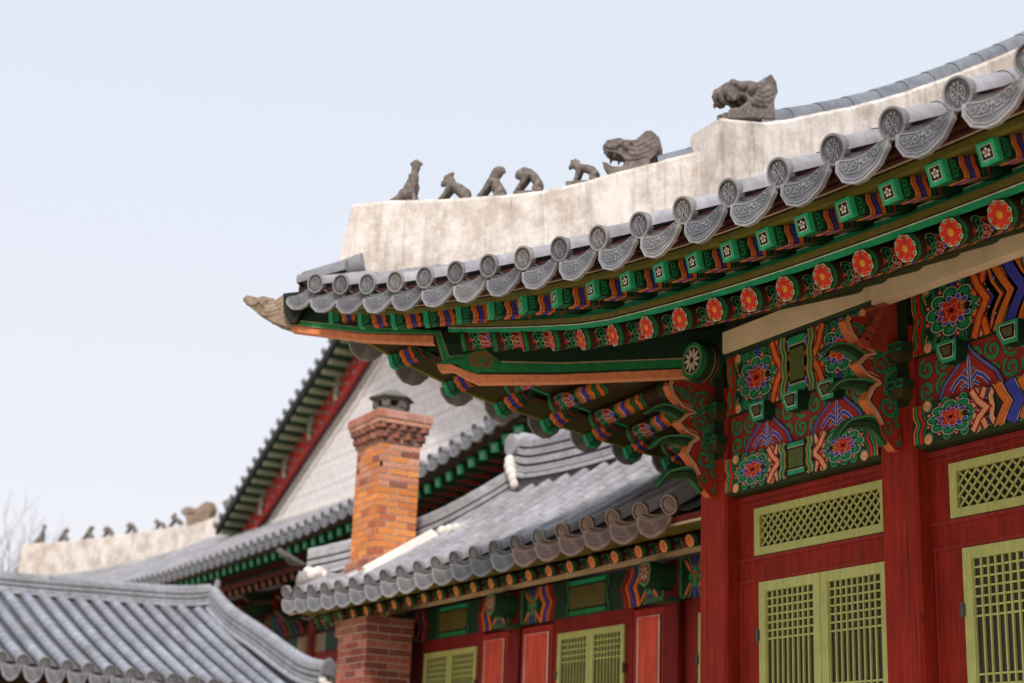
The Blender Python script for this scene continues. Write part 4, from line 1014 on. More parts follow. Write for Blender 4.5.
# wall
m = MB(); m.box(WX-.1, CX-.06, WY+.08, WY+.2, 1.0, 4.4, (.24, .02, .016)); m.box(WX-.1, CX-.06, WY+2.9, WY+3.0, 1.0, 5.2, (.24, .02, .016)); m.box(WX-.1, WX, WY+.1, WY+3.0, 1.0, 5.2, (.24, .02, .016))
m.build('wall', M_RED, wing)
m = MB(); m.box(WX-.9, CX-1.5, WY-.9, WY+3.4, 0, 1.0, (.42, .39, .35)); m.build('stone_platform', M_DULL, wing)
wcol = [WX+.2, WX+4.35, WX+7.95, WX+11.3]                          # -24.9, -20.75, -17.15 ...
wcol = [-25.23, -21.10, -16.97, -12.85]
def wing_beam(a, b):
    W = b-a; H = .53; y = WY-.02
    m = MB(); m.box(a, b, y, WY+.10, 4.40, 4.93, GD)
    p = Paint(m, lambda u, v, h: Vector((a+u, y-h, 4.40+v)), .0009)
    mid = W/2
    for s in (0, 1):
        q = Paint(m, (lambda u, v, h, s=s: Vector((a+(u if s == 0 else W-u), y-h, 4.40+v))), .0009)
        q.rect(0, 0, .05, H, GB, 1); cl = .34
        for k in range(-2, 3):
            if k: q.stroke([(cl, H/2), (cl+k*.13, H)], .03, G, 1); q.stroke([(cl, H/2), (cl+k*.13, 0)], .03, G, 1); q.stroke([(cl, H/2), (cl+k*.13, H)], .01, OR, 2); q.stroke([(cl, H/2), (cl+k*.13, 0)], .01, OR, 2)
        q.rect(cl-.03, H*.6, cl+.03, H, BL, 3); q.rect(cl-.03, 0, cl+.03, H*.4, BL, 3)
        for sg in (-1, 1): q.stroke([(cl+sg*.05, H*.55), (cl+sg*.2, H*.9)], .05, (.75, .20, .08), 3); q.stroke([(cl+sg*.05, H*.45), (cl+sg*.2, H*.1)], .05, (.75, .20, .08), 3)
        for k in range(8): q.disc(cl+.09*math.cos(k*.785), H/2+.09*math.sin(k*.785), .045, G if k % 2 else GB, 4, n=8)
        q.poly([(cl-.07, H/2+.07), (cl+.07, H/2+.07), (cl, H/2-.09)], (.60, .12, .05), 5); q.poly([(cl-.05, H/2+.055), (cl+.05, H/2+.055), (cl, H/2-.065)], (.35, .15, .05), 6)
        x = .60
        for c, w_ in ((OR, .075), (BK, .02), (BL, .07), (BK, .02), (OR, .075), (BK, .015), (RE, .055), ((.20, .03, .03), .06)):
            q.stroke([(x-.05, H), (x+.0, H*.72), (x+.10, H*.5), (x+.03, H*.25), (x+.0, 0)], w_*1.06, c, 3+int(x*5)*.2); x += w_
        xe = mid-.52
        q.stroke([(xe-.02, 0), (xe-.03, .1), (xe+.02, .2), (xe+.03, .3), (xe-.02, .42), (xe, H)], .11, BK, 6); q.stroke([(xe-.03, 0), (xe-.04, .1), (xe+.01, .2), (xe+.02, .3), (xe-.03, .42), (xe-.01, H)], .05, GG, 7)
        q.rect(xe+.03, .09, mid+.001, H-.09, BK, 8); q.rect(xe+.05, .11, mid+.001, H-.11, (.12, .10, .025), 9)
        q.rect(xe+.04, .015, mid+.001, .08, G, 9); q.rect(xe+.04, H-.085, mid+.001, H-.02, GB, 9)
    m.build('beam', M_PAINT, wing)
for a, b in zip(wcol, wcol[1:]): wing_beam(a+.17, min(b-.17, CX-.3))
for x in wcol[:3]:
    m = MB(); m.box(x-.17, x+.17, WY-.05, WY+.25, 1.0, 4.93, (.22, .018, .014), None, .02); m.build('column', M_RED, wing)
    # painted beam end above the column
    m = MB(); y0 = WY-.46; hx = [(-.12, -.09), (-.15, .08), (-.11, .18), (.11, .18), (.15, .08), (.12, -.09), (0, -.16)]
    m.prism([Vector((x+u, y0, 4.68+v)) for u, v in hx], (0, .46, 0), G, (.025, .09, .045))
    p = Paint(m, lambda u, v, h: Vector((x+u, y0-h, 4.68+v)), .0015)
    p.poly([(u*.86, v*.86) for u, v in hx], CR, 0); p.poly([(u*.80, v*.80) for u, v in hx], G, 1); p.poly([(-.09, -.06), (-.11, .07), (-.08, .135), (.08, .135), (.11, .07), (.09, -.06), (0, -.10)], (.30, .03, .02), 2)
    for k in range(8): a_ = 2*math.pi*k/8; p.disc(math.cos(a_)*.065, .03+math.sin(a_)*.065, .042, (.62, .42, .33), 3, .018, a_, 8)
    m.build('beam_end', M_PAINT, wing)
    m = MB(); m.box(x-.20, x+.20, WY-.30, WY-.03, 4.36, 4.42, (.05, .13, .06)); m.build('capital', M_PAINT, wing)
RP = (.74, .10, .06)
def red_panel(x0, x1):
    m = MB(); y = WY-.02; m.box(x0, x1, y, WY+.10, 1.0, 4.345, (.42, .035, .025)); m.box(x0+.09, x1-.09, y-.012, y, 1.3, 4.25, RP)
    p = Paint(m, lambda u, v, h: Vector((u, y-.012-h, v)), .002)
    p.stroke([(x0+.10, 1.3), (x0+.10, 4.24), (x1-.10, 4.24), (x1-.10, 1.3)], .02, WH, 0); p.stroke([(x0+.082, 1.3), (x0+.082, 4.258), (x1-.082, 4.258), (x1-.082, 1.3)], .012, BK, 0)
    m.build('wall_panel', M_RED, wing)
red_panel(-17.84, -17.13); red_panel(-20.86, -19.97); red_panel(-22.12, -21.30)
for dl, dr in ((-19.80, -18.06), (-24.12, -22.28), (-16.36, -14.6)):
    m = MB(); y = WY-.01; m.box(dl-.16, dr+.18, y, WY+.10, 4.19, 4.40, (.24, .02, .016)); m.box(dl-.16, dl, y, WY+.1, 1.0, 4.19, (.24, .02, .016)); m.box(dr, dr+.18, y, WY+.1, 1.0, 4.19, (.24, .02, .016)); m.build('door_frame', M_RED, wing)
    mid = (dl+dr)/2
    leaf(wing, dl, mid-.004, 1.2, 4.185, y-.03, 7, .09, (dl-.01, (3.6, 2.0)), 3); leaf(wing, mid+.004, dr, 1.2, 4.185, y-.03, 7, .09, (dr+.01, (3.6, 2.0)), 3)

# ================================================================ brick chimney standing against the wing
CHX0, CHX1, CHY0, CHY1 = -25.18, -24.18, 10.95, 11.70
ch = thing('brick_chimney', 'tall orange brick chimney with corbelled top and small grey pot, rising through the wing roof', 'chimney', ((CHX0+CHX1)/2, (CHY0+CHY1)/2, 0))
def brick_stack(mb, x0, x1, y0, y1, z0, z1, cols, hgt=.118, L=.36, q=rnd):
    mb.box(x0+.012, x1-.012, y0+.012, y1-.012, z0, z1, (.70, .60, .50)); n = max(1, round((z1-z0)/hgt)); dz = (z1-z0)/n
    for k in range(n):
        za, zb = z0+k*dz+.009, z0+(k+1)*dz-.009
        for face in range(4):
            ln = (x1-x0) if face % 2 == 0 else (y1-y0); nb = max(2, round(ln/L)); off = (k+face) % 2*.5
            ed = [0]+[ln*(i+off)/nb for i in range(nb+1) if .06 < ln*(i+off)/nb < ln-.06]+[ln]
            for a, b in zip(ed, ed[1:]):
                c = q.choice(cols); c = jit(c, .16, q); g = .010; d = .0+q.uniform(-.002, .003); a2, b2 = a+(g if a > 0 else 0), b-(g if b < ln else 0)
                if face == 0: mb.box(x0+a2, x0+b2, y0-d, y0+.05, za, zb, c)
                elif face == 2: mb.box(x0+a2, x0+b2, y1-.05, y1+d, za, zb, c)
                elif face == 1: mb.box(x1-.05, x1+d+.001, y0+a2, y0+b2, za+.001, zb-.001, c)
                else: mb.box(x0-d-.001, x0+.05, y0+a2, y0+b2, za+.001, zb-.001, c)
ORB = [(.76, .27, .08), (.80, .31, .10), (.70, .23, .07), (.74, .29, .12), (.54, .17, .08)]
PKB = [(.66, .30, .19), (.60, .25, .15), (.68, .34, .23), (.44, .16, .11), (.36, .14, .11)]
DKB = [(.24, .10, .075), (.30, .12, .085), (.18, .085, .07), (.36, .16, .11)]
m = MB(); brick_stack(m, CHX0, CHX1, CHY0, CHY1, 5.55, 6.95, ORB)
mx = ORB[:2]+PKB[:3]; brick_stack(m, CHX0, CHX1, CHY0, CHY1, 6.951, 7.72, mx+[(.33, .12, .08)]); m.build('shaft', M_BRICK, ch)
m = MB(); brick_stack(m, CHX0-.06, CHX1+.06, CHY0-.06, CHY1+.04, 5.0, 5.72, [(.42, .17, .11), (.36, .13, .09), (.50, .20, .12)]); m.build('footing', M_BRICK, ch)
m = MB(); brick_stack(m, CHX0-.08, CHX1+.10, CHY0-.08, CHY1+.0, .9, 4.45, [(.40, .12, .08), (.33, .09, .065), (.45, .15, .10), (.26, .08, .06), (.5, .2, .15)]); m.build('pier', M_BRICK, ch)
m = MB(); brick_stack(m, CHX0-.13, CHX1+.15, CHY0-.13, CHY1+.0, 4.451, 4.72, [(.40, .16, .10), (.30, .09, .07)], .135); m.build('pier_cap', M_BRICK, ch)
m = MB()
def course(x, z0, z1, cols, saw=False):
    x0, x1, y0, y1 = CHX0-x, CHX1+x, CHY0-x, CHY1+x
    if not saw: brick_stack(m, x0, x1, y0, y1, z0, z1, cols, z1-z0, .32); return
    m.box(x0+.05, x1-.05, y0+.05, y1-.05, z0, z1, (.20, .08, .06)); q = random.Random(5)
    for face in range(4):
        ln = (x1-x0) if face % 2 == 0 else (y1-y0); nb = round(ln/.20)
        for i in range(nb):
            t = (i+.5)*ln/nb; cx, cy = ((x0+t, y0+.08), (x1-.08, y0+t), (x0+t, y1-.08), (x0+.08, y0+t))[face]
            M = Matrix.Translation((cx, cy, 0)) @ Matrix.Rotation(math.pi/4, 4, 'Z'); m.box(-.085, .085, -.085, .085, z0, z1, jit(q.choice(DKB), .2, q), M)
course(.03, 7.721, 7.80, DKB+PKB[:1]); course(.07, 7.801, 7.895, DKB, True); course(.06, 7.896, 7.95, DKB); course(.11, 7.951, 8.04, DKB, True); course(.13, 8.041, 8.12, PKB[:3]); course(.155, 8.121, 8.26, [(.58, .27, .20), (.52, .2, .13), (.60, .30, .24)])
m.box(CHX0-.14, CHX1+.14, CHY0-.14, CHY1+.14, 8.26, 8.275, (.5, .27, .2))
m.build('corbelled_top', M_BRICK, ch)
m = MB(); cx, cy = (CHX0+CHX1)/2, (CHY0+CHY1)/2; n = 6
def hexr(r0, z0, r1, z1, c, cap=False):
    vs = [(cx+r0*math.cos(2*math.pi*i/n+.3), cy+r0*math.sin(2*math.pi*i/n+.3), z0) for i in range(n)]+[(cx+r1*math.cos(2*math.pi*i/n+.3), cy+r1*math.sin(2*math.pi*i/n+.3), z1) for i in range(n)]
    m.add(vs, [(i, (i+1) % n, n+(i+1) % n, n+i) for i in range(n)]+([tuple(range(n, 2*n))] if cap else [])+([tuple(range(n))] if cap else []), c)
pc = (.15, .14, .125)
hexr(.33, 8.27, .32, 8.44, pc); hexr(.27, 8.44, .27, 8.56, (.02, .02, .02)); hexr(.32, 8.56, .34, 8.61, pc, True); hexr(.42, 8.605, .40, 8.64, (.12, .11, .10), True); hexr(.40, 8.64, .12, 8.78, (.20, .19, .17), True)
for i in range(n):
    a = 2*math.pi*i/n+.3; M = Matrix.Translation((cx, cy, 0)) @ Matrix.Rotation(a, 4, 'Z'); m.box(.22, .325, -.07, .07, 8.44, 8.56, pc, M)
m.build('chimney_pot', M_DULL, ch)
m = MB(); q = random.Random(9)
def zc_(y): return wz(1.5, WY-y)+.11
for x0_, x1_, y0_, y1_ in ((CHX0-.12, CHX1+.20, CHY0-.24, CHY0-.05), (CHX1+.05, CHX1+.26, CHY0-.24, CHY1+.35)):
    m.add([(x0_, y0_, zc_(y0_)-.12), (x1_, y0_, zc_(y0_)-.12), (x1_, y1_, zc_(y1_)-.12), (x0_, y1_, zc_(y1_)-.12), (x0_, y0_, zc_(y0_)), (x1_, y0_, zc_(y0_)), (x1_, y1_, zc_(y1_)), (x0_, y1_, zc_(y1_))], [(0, 1, 2, 3), (4, 5, 6, 7), (0, 1, 5, 4), (1, 2, 6, 5), (2, 3, 7, 6), (3, 0, 4, 7)], WH)
m.tube([(CHX1+.1, CHY0-.2, zc_(CHY0-.2)), (CHX1+.1, CHY1+.3, zc_(CHY1+.3)+.03)], .09, 8, WH)
for i in range(3): ico(m, (CHX1+.42+i*.20, CHY1+.30+i*.03, zc_(CHY1+.3)+.02), .10, WH)
o2 = m.build('mortar', M_WHITE, ch); md = o2.modifiers.new('fuse', 'REMESH'); md.mode = 'VOXEL'; md.voxel_size = .025; md.use_smooth_shade = True
# ================================================================ great hall behind (gable end towards us)
BX0, BX1, BYE = -75.0, -28.0, 16.0
back = thing('rear_hall', 'great hall behind the chimney with pale patterned gable, red bargeboard and green rafters', 'palace hall', ((BX0+BX1)/2, 30, 0))
BM = (BX0+BX1)/2; HWD = (BX1-BX0)/2; BG = 23.1
def bl(x):
    t = abs(x-(-48.0)); return 1.25*(max(0, t-4)/18)**2.0 if x > -48 else 2.1*(t/27)**2.6
def bfl(x): return .0
def be(x): return BYE+.55-.55*(abs(x-BM)/HWD)**4
def bz(x, y):
    d = y-be(x); return 9.28+bl(x)*max(0, 1-d/14)+.40*d+.018*d*d
BSP = .62; NB = int((BX1-BX0)/BSP)
bus = [BX0+.35+BSP*i for i in range(NB)]
def bvin(x): return min(BG+.4, BYE+(x-BX0), BYE+(BX1-x))
mb = MB(); roof_plane(mb, lambda u, v, z: Vector((u, -v, z)), bus, BSP, lambda u: -be(u), lambda u: -bvin(u), lambda u, v: bz(u, -v), .115, .5, .9)
# far slopes and the sides
mb.add([(BX0, BYE, 10.2), (BX0+7.4, BG, 13.3), (BX0+7.4, 60, 13.3), (BX0, 60, 10.2)], [(0, 1, 2, 3)], TD)
mb.add([(BX1, BYE, 10.2), (BX1-7.4, BG, 13.3), (BX1-7.4, 60, 13.3), (BX1, 60, 10.2)], [(0, 1, 2, 3)], TD)
GX = -51.0
ZU = [(14.2, 12.3), (13.1, 12.9), (9.2, 14.84), (5.5, 16.6), (2.75, 17.85), (0, 19.3)]  # (distance from ridge line, height of the verge underside)
def zu(d):
    d = abs(d)
    for (a, za), (b, zb) in zip(ZU, ZU[1:]):
        if d >= b: t = (d-b)/(a-b); return zb+(za-zb)*t
    return ZU[-1][1]
N = 20
for s in (-1, 1):
    for i in range(N):
        a, b = 13.6*i/N, 13.6*(i+1)/N
        za, zb = zu(a)+.35, zu(b)+.35
        mb.add([(GX+s*a, 21.9, za), (GX+s*b, 21.9, zb), (GX+s*b, 60, zb), (GX+s*a, 60, za)], [(0, 1, 2, 3)], TD)
broof = mb.build('roof', M_TILE, back)
me_end = ME_TILE_END
for x in bus:
    if bvin(x)-be(x) < .2: continue
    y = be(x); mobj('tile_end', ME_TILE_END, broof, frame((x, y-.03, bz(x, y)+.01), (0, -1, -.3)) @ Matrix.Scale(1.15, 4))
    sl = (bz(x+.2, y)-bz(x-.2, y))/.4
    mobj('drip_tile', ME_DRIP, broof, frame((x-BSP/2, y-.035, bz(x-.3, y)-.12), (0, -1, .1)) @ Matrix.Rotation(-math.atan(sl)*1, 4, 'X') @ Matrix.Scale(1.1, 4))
# rafters
for i in range(NB):
    x = BX0+1.2+BSP*i
    if x > BX1-1.0: break
    y = be(x)+.35; z = bz(x, be(x))-.42
    fan = max(0, x-(BX1-4.5))*.16-max(0, (BX0+4.5)-x)*.16
    mobj('flying_rafter', ME_FLY_MID, back, frame((x, y, z), (-fan, 1, .18)))
    mobj('rafter', ME_RAFTER_PL, back, frame((x-fan*1.1, y+1.15, z-.36), (-fan, 1, .38)))
m = MB(); n = 90
def strip(y0, y1, z0, z1, c, c2=None):
    for i in range(n):
        xa = BX0+.8+(BX1-BX0-1.6)*i/n; xb = BX0+.8+(BX1-BX0-1.6)*(i+1)/n
        q = lambda x, yy, zz: (x, be(x)+yy, bz(x, be(x))+zz)
        m.add([q(xa, y0, z0), q(xb, y0, z0), q(xb, y1, z1), q(xa, y1, z1)], [(0, 1, 2, 3)], c)
strip(.30, .05, -.28, -.05, (.04, .02, .015)); strip(.30, 1.7, -.28, -.05, (.04, .05, .025)); strip(1.42, 1.42, -.66, -.50, (.20, .03, .02)); strip(1.5, 1.5, -.52, -.1, (.015, .05, .03)); strip(1.40, 4.6, -.60, .55, (.035, .05, .022))
for i in range(NB):
    x = BX0+1.5+BSP*i
    if x < BX1-1.5: m.box(x-.035, x+.035, be(x)+.7, be(x)+1.4, bz(x, be(x))-.42, bz(x, be(x))-.34, (.26, .035, .025))
m.build('soffit', M_PAINT, back)
# hip ridge in plaster, tile cap, gable foot
HT = [(0, 12.92), (1.6, 13.02), (3.0, 13.20), (4.8, 13.52), (6.0, 13.80), (7.4, 14.25)]
HT2 = [Vector((BX0+.15+s, BYE+.15+s, z)) for s, z in HT]; HB = [Vector((v.x, v.y, bz(v.x, v.y)-.3)) for v in HT2]; HB[0].x -= .3
wall_ridge('hip_ridge', back, HT2, HB, .7, nx=24)
m = MB()
for i in range(60):                                                 # pale plaster skirt at the gable foot
    xa = -64.5+22.5*i/60; xb = -64.5+22.5*(i+1)/60
    m.add([(xa, 23.0, bz(xa, 23)-.1), (xb, 23.0, bz(xb, 23)-.1), (xb, 23.05, bz(xb, 23)+.28), (xa, 23.05, bz(xa, 23)+.28), (xa, 23.5, bz(xa, 23)+.42), (xb, 23.5, bz(xb, 23)+.42)], [(0, 1, 2, 3), (3, 2, 5, 4)], WH)
m.build('gable_footing', M_WHITE, back)
# gable
loop = [(GX-13.5, BG, 12.6)]+[(GX-d, BG, zu(d)-.1) for d in (13.0, 10, 8, 6, 4.3, 3, 2, 1, 0)]+[(GX+d, BG, zu(d)-.1) for d in (1, 2, 3, 4.3, 6, 8, 10, 13.0)]+[(GX+13.5, BG, 12.6)]
m = MB(); m.prism(loop, (0, .3, 0), WH); m.build('gable_wall', M_GABLE, back)
sm_ = MB(); sm_.tube([(0, 0, 0), (0, -.05, 0)], .085, 8, (.22, .20, .18)); ME_STUD = sm_.mesh('stud', M_PAINT)
for s in (-1, 1):
    m = MB(); ds = [13.5-13.5*i/24 for i in range(25)]
    for a, b in zip(ds, ds[1:]):
        # red bargeboard with studs, 0.85 m deep
        z0, z1 = zu(a), zu(b)
        m.prism([Vector((GX+s*a, 22.7, z0-1.02)), Vector((GX+s*b, 22.7, z1-1.02)), Vector((GX+s*b, 22.7, z1+.05)), Vector((GX+s*a, 22.7, z0+.05))], (0, .12, 0), (.42, .035, .025))
    o = m.build('bargeboard', M_PAINT, back)
    for k in range(22):
        d = 13.0-k*.58
        for q_ in (-.78, -.38):
            mobj('stud', ME_STUD, o, Matrix.Translation((GX+s*d, 22.70, zu(d)+q_)))
    m = MB()
    for a, b in zip(ds, ds[1:]):
        z0, z1 = zu(a), zu(b)
        for off, c, y in ((-1.05, (.80, .74, .68), 23.02), (-1.45, (.86, .80, .76), 23.06)):
            m.prism([Vector((GX+s*a, y, z0+off-.16)), Vector((GX+s*b, y, z1+off-.16)), Vector((GX+s*b, y, z1+off)), Vector((GX+s*a, y, z0+off))], (0, .02, 0), c)
    m.build('gable_border', M_WHITE, back)
    m = MB()
    for a, b in zip(ds, ds[1:]):
        z0, z1 = zu(a), zu(b)
        m.prism([Vector((GX+s*a, 21.85, z0+.08)), Vector((GX+s*b, 21.85, z1+.08)), Vector((GX+s*b, 21.85, z1+.34)), Vector((GX+s*a, 21.85, z0+.34))], (0, 1.6, 0), (.03, .05, .03), (.035, .07, .04))
        m.prism([Vector((GX+s*a, 21.72, z0+.02)), Vector((GX+s*b, 21.72, z1+.02)), Vector((GX+s*b, 21.72, z1+.36)), Vector((GX+s*a, 21.72, z0+.36))], (0, .13, 0), (.02, .018, .02))
    for k in range(22): 
        d = 13.2-k*.56
        if d > .2: m.tube([(GX+s*d, 21.86, zu(d)-.02), (GX+s*d, 22.80, zu(d)-.02)], .13, 10, (.30, .33, .20)); m.tube([(GX+s*(d-.28), 21.86, zu(d-.28)+.06), (GX+s*(d-.28), 22.70, zu(d-.28)+.06)], .09, 8, (.02, .10, .05))
    m.build('verge', M_PAINT, back)
    for k in range(23):
        d = 13.6-k*.60
        if d < .2: continue
        sd_ = frame((GX+s*d, 21.7, zu(d)+.50), (s*-.0, -1, -.1)); mobj('verge_tile', ME_TILE_END, broof, sd_ @ Matrix.Scale(1.25, 4))
    for d in (10.6, 8.2, 5.8, 3.4):                                  # carved clouds hanging over the bargeboard
        m = MB()
        for i, (dx, dz, r) in enumerate(((0, 0, .20), (.05, -.24, .17), (0, -.46, .15), (.04, -.66, .12), (0, -.82, .08))): m.tube([(GX+s*(d+dx), 22.55, zu(d)+dz), (GX+s*(d+dx), 22.65, zu(d)+dz)], r, 12, (.40, .38, .30))
        m.build('carved_cloud', M_PAINT, back)
    m = MB(); pth = resample([Vector((GX+s*d, 22.5, zu(d)+.5)) for d in (13.2, 10, 7, 4, 1)], 16)
    o = ridge_stack('verge_ridge', back, pth, .5, .45, 3)
# body: columns, beam, transoms
m = MB(); m.box(BX0+4, BX1-4, 20.6, 20.8, 1.0, 9.2, (.07, .02, .016)); m.box(BX0+3.6, BX1-3.6, 19.9, 50, 0, 1.0, (.4, .37, .33)); m.build('wall', M_RED, back)
bays = [BX0+4+3.7*i for i in range(11)]
for a in bays:
    m = MB(); m.tube([(a, 20.2, 1), (a, 20.2, 8.9)], .27, 12, (.28, .024, .018), False); m.build('column', M_RED, back)
    for z in (7.6, 8.1, 8.6):
        m = MB(); m.prism([Vector((a-.08, 20.0, z)), Vector((a-.08, 19.1, z-.15)), Vector((a-.08, 18.7, z+.15)), Vector((a-.08, 19.2, z+.2)), Vector((a-.08, 20.0, z+.35))], (.16, 0, 0), (.05, .10, .05), (.26, .06, .03)); m.build('bracket', M_PAINT, back)
for a, b in zip(bays, bays[1:]):
    m = MB(); m.box(a+.27, b-.27, 20.05, 20.3, 6.5, 7.1, GD)
    p = Paint(m, lambda u, v, h: Vector((a+.27+u, 20.05-h, 6.5+v)), .004); W = b-a-.54
    for s in (0, 1):
        q = Paint(m, (lambda u, v, h, s=s: Vector((a+.27+(u if s == 0 else W-u), 20.05-h, 6.5+v))), .004)
        x = .1
        for c in (G, OR, SA, BL, OR, CR, G): q.rect(x, 0, x+.09, .6, c, 1); x += .13
        q.disc(.55, .3, .2, GB, 3); q.disc(.55, .3, .13, RE, 4); q.disc(.55, .3, .05, CR, 5)
    m.box(a+.27, b-.27, 20.2, 20.35, 7.1, 8.8, (.06, .03, .02)); m.build('beam', M_PAINT, back)
    m = MB()
    for k in range(7): 
        x = a+.5+k*(b-a-1)/6; m.tube([(x, 19.95, 7.2), (x, 19.7, 7.7), (x, 19.9, 8.2)], [.10, .16, .06], 8, ((.30, .05, .03), (.04, .14, .06), (.10, .06, .16))[k % 3])
    m.build('carved_board', M_PAINT, back)
    m = MB(); m.box(a+.27, b-.27, 20.1, 20.25, 6.1, 6.5, (.36, .03, .022)); m.box(a+.27, b-.27, 20.1, 20.25, 4.5, 5.0, (.36, .03, .022)); m.build('rail', M_RED, back)
    transom(back, a+.5, b-.5, 5.02, 6.08, 20.08, .12, .16)

# ================================================================ low roof at the lower left
LXR, LXE, LY1 = -42.0, -34.6, 14.25
low = thing('low_building', 'low gabled building at the lower left, only its grey tiled roof showing', 'building', (LXR, 9, 0))
LSP = .47
def lez(y): return 4.40-.045*(y-7.5)
def lz(y, x):
    t = (LXE-x)/(LXE-LXR); return lez(y)+(6.75-lez(y))*(t*.9+.10*t*t)
lus = [LY1-.45-LSP*i for i in range(34)]
mb = MB(); roof_plane(mb, lambda u, v, z: Vector((v, u, z)), sorted(lus), LSP, lambda u: LXE, lambda u: LXR, lambda u, v: lz(u, v), .125, .50, .9, (.34, .35, .395))
mb.add([(LXR, -2, 6.7), (LXR, LY1, 6.7), (LXR-7, LY1, 4.3), (LXR-7, -2, 4.3)], [(0, 1, 2, 3)], TD)
lroof = mb.build('roof', M_TILE, low)

for y in lus:
    mobj('tile_end', ME_TILE_END, lroof, frame((LXE+.02, y, lz(y, LXE)), (1, 0, -.3)) @ Matrix.Scale(1.25, 4))
    mobj('drip_tile', ME_DRIP, lroof, frame((LXE+.03, y-LSP/2, lz(y, LXE)-.12), (1, 0, .0)) @ Matrix.Diagonal((1, .84, 1.4, 1)))
rp = [Vector((LXR, y, z-.52)) for y, z in ((-2, 7.3), (3, 7.16), (8.5, 7.12), (11.1, 7.16), (13.2, 7.22), (14.15, 7.36))]
ridge_stack('main_ridge', low, resample(rp, 36), .50, .36, 3, (.36, .36, .385), .13)
dp = [Vector((x, LY1, z-.50)) for x, z in ((-42.0, 7.28), (-40.36, 6.58), (-38.0, 5.86), (-35.2, 4.98), (-33.7, 4.72))]
ridge_stack('descending_ridge', low, resample(dp, 26), .52, .38, 3, (.36, .36, .385), .13)
ridge_cap(low, LXR, LY1+.05, 7.28, math.pi/2, .8); ridge_cap(low, -33.6, LY1, 4.50, 0, 1.0)
m = MB()
for i in range(12):
    t0, t1 = i/12, (i+1)/12; xa, xb = LXE+(LXR-LXE)*t0, LXE+(LXR-LXE)*t1
    m.add([(xa, LY1+.75, lz(LY1, xa)-.15), (xb, LY1+.75, lz(LY1, xb)-.15), (xb, LY1+.2, lz(LY1, xb)-.05), (xa, LY1+.2, lz(LY1, xa)-.05)], [(0, 1, 2, 3)], TD)
m.build('verge', M_TILE, low)
m = MB(); m.box(LXR-5, LXE-1.2, -2, LY1-.3, .9, 4.2, (.05, .03, .02)); m.box(LXR-5.5, LXE-.9, -2.5, LY1, 0, .9, (.4, .37, .33)); m.build('wall', M_DULL, low)
m = MB(); m.quad((LXE-.03, -2, 4.66), (LXE-.03, LY1+.6, 3.95), (LXR+.5, LY1+.6, 4.6), (LXR+.5, -2, 5.1), (.08, .05, .02)); m.quad((LXE, -2, 4.86), (LXE, LY1+.6, 3.97), (LXE-.05, LY1+.6, 3.9), (LXE-.05, -2, 4.6), (.06, .03, .02)); m.build('soffit', M_PAINT, low)

# ================================================================ ridge figures
G1 = 'guardian figures seated along the hip ridge of the painted hall'
G2 = 'tiny guardian figures along the far ridge of the rear hall'
def hipfig(name, label, chains, px0, s0, z0, kk=1.0, grp=G1):
    """chains in local (along, up) pixels of a side view; along the ridge diagonal"""
    K = kk/3.413/86.0
    t = thing(name, label, 'ridge figure', HP(s0, z0, -.21), grp)
    M = Matrix.Translation(HP(s0, z0, -.21)) @ Matrix.Rotation(math.pi/4, 4, 'Z')
    cs = []
    for ch in chains:
        dup = ch[0] == 'legs'; pts = ch[1:] if dup else ch
        for sg in ((-1, 1) if dup else (0,)): cs.append([((x-px0)*K, sg*.055*(1.0 if dup else 0), -y*K*1.08, r*K*1.22) for x, y, r in pts])
    sculpt('body', cs, (.1, .08, .07), t, M, .009)
    m = MB(); xs = [c[0] for ch in cs for c in ch]; m.box(min(xs)-.03, max(xs)+.03, -.09, .09, -.05, .012, (.2, .17, .15), M); m.build('base', M_STONE, t)
    return t
F = []
F.append(hipfig('ridge_figure', 'tallest upright figure with a flat hat, at the outer end of the pale hip ridge', [[(88, -22, 17), (98, -48, 15), (108, -72, 13), (110, -90, 9), (113, -106, 11)], [(100, -116, 5), (113, -119, 8), (127, -114, 5)], ['legs', (85, -25, 14), (70, -14, 9), (45, -6, 5)], ['legs', (104, -76, 7), (116, -52, 6), (112, -30, 5), (118, -6, 6)], [(60, -6, 7), (118, -5, 7), (142, -4, 5)], [(113, -108, 9), (107, -104, 5)]], 93, -2.80, 8.83, 1.26))
F.append(hipfig('ridge_figure', 'crouching ridge figure with a small pointed hat, second from the outer end', [[(228, -62, 14), (240, -48, 12), (258, -38, 14), (276, -22, 16)], [(226, -66, 12), (212, -58, 8), (208, -54, 5)], [(216, -74, 6), (232, -80, 7), (238, -86, 3)], ['legs', (234, -44, 9), (222, -26, 6), (206, -6, 6)], ['legs', (276, -22, 12), (284, -12, 9), (282, -5, 7)]], 248, -2.36, 8.80, 1.28))
F.append(hipfig('ridge_figure', 'ridge figure sitting with its round head turned back and high, middle of the five', [[(388, -50, 15), (384, -62, 14), (398, -84, 16), (402, -88, 14)], [(390, -52, 15), (402, -30, 17), (412, -16, 16)], [(412, -92, 9), (420, -84, 5)], ['legs', (378, -52, 9), (362, -28, 7), (342, -5, 6)], ['legs', (410, -18, 12), (400, -8, 8), (420, -5, 7)]], 382, -2.03, 8.82, 1.13))
F.append(hipfig('ridge_figure', 'ridge figure with drooping ball-shaped head and arched back, fourth from the outer end', [[(492, -70, 17), (504, -82, 13), (522, -76, 13), (542, -58, 14), (556, -36, 15), (564, -22, 13)], [(482, -66, 10), (496, -60, 11)], ['legs', (520, -62, 10), (504, -38, 8), (482, -8, 6)], ['legs', (560, -26, 12), (548, -14, 8), (566, -5, 8)]], 524, -1.70, 8.86))
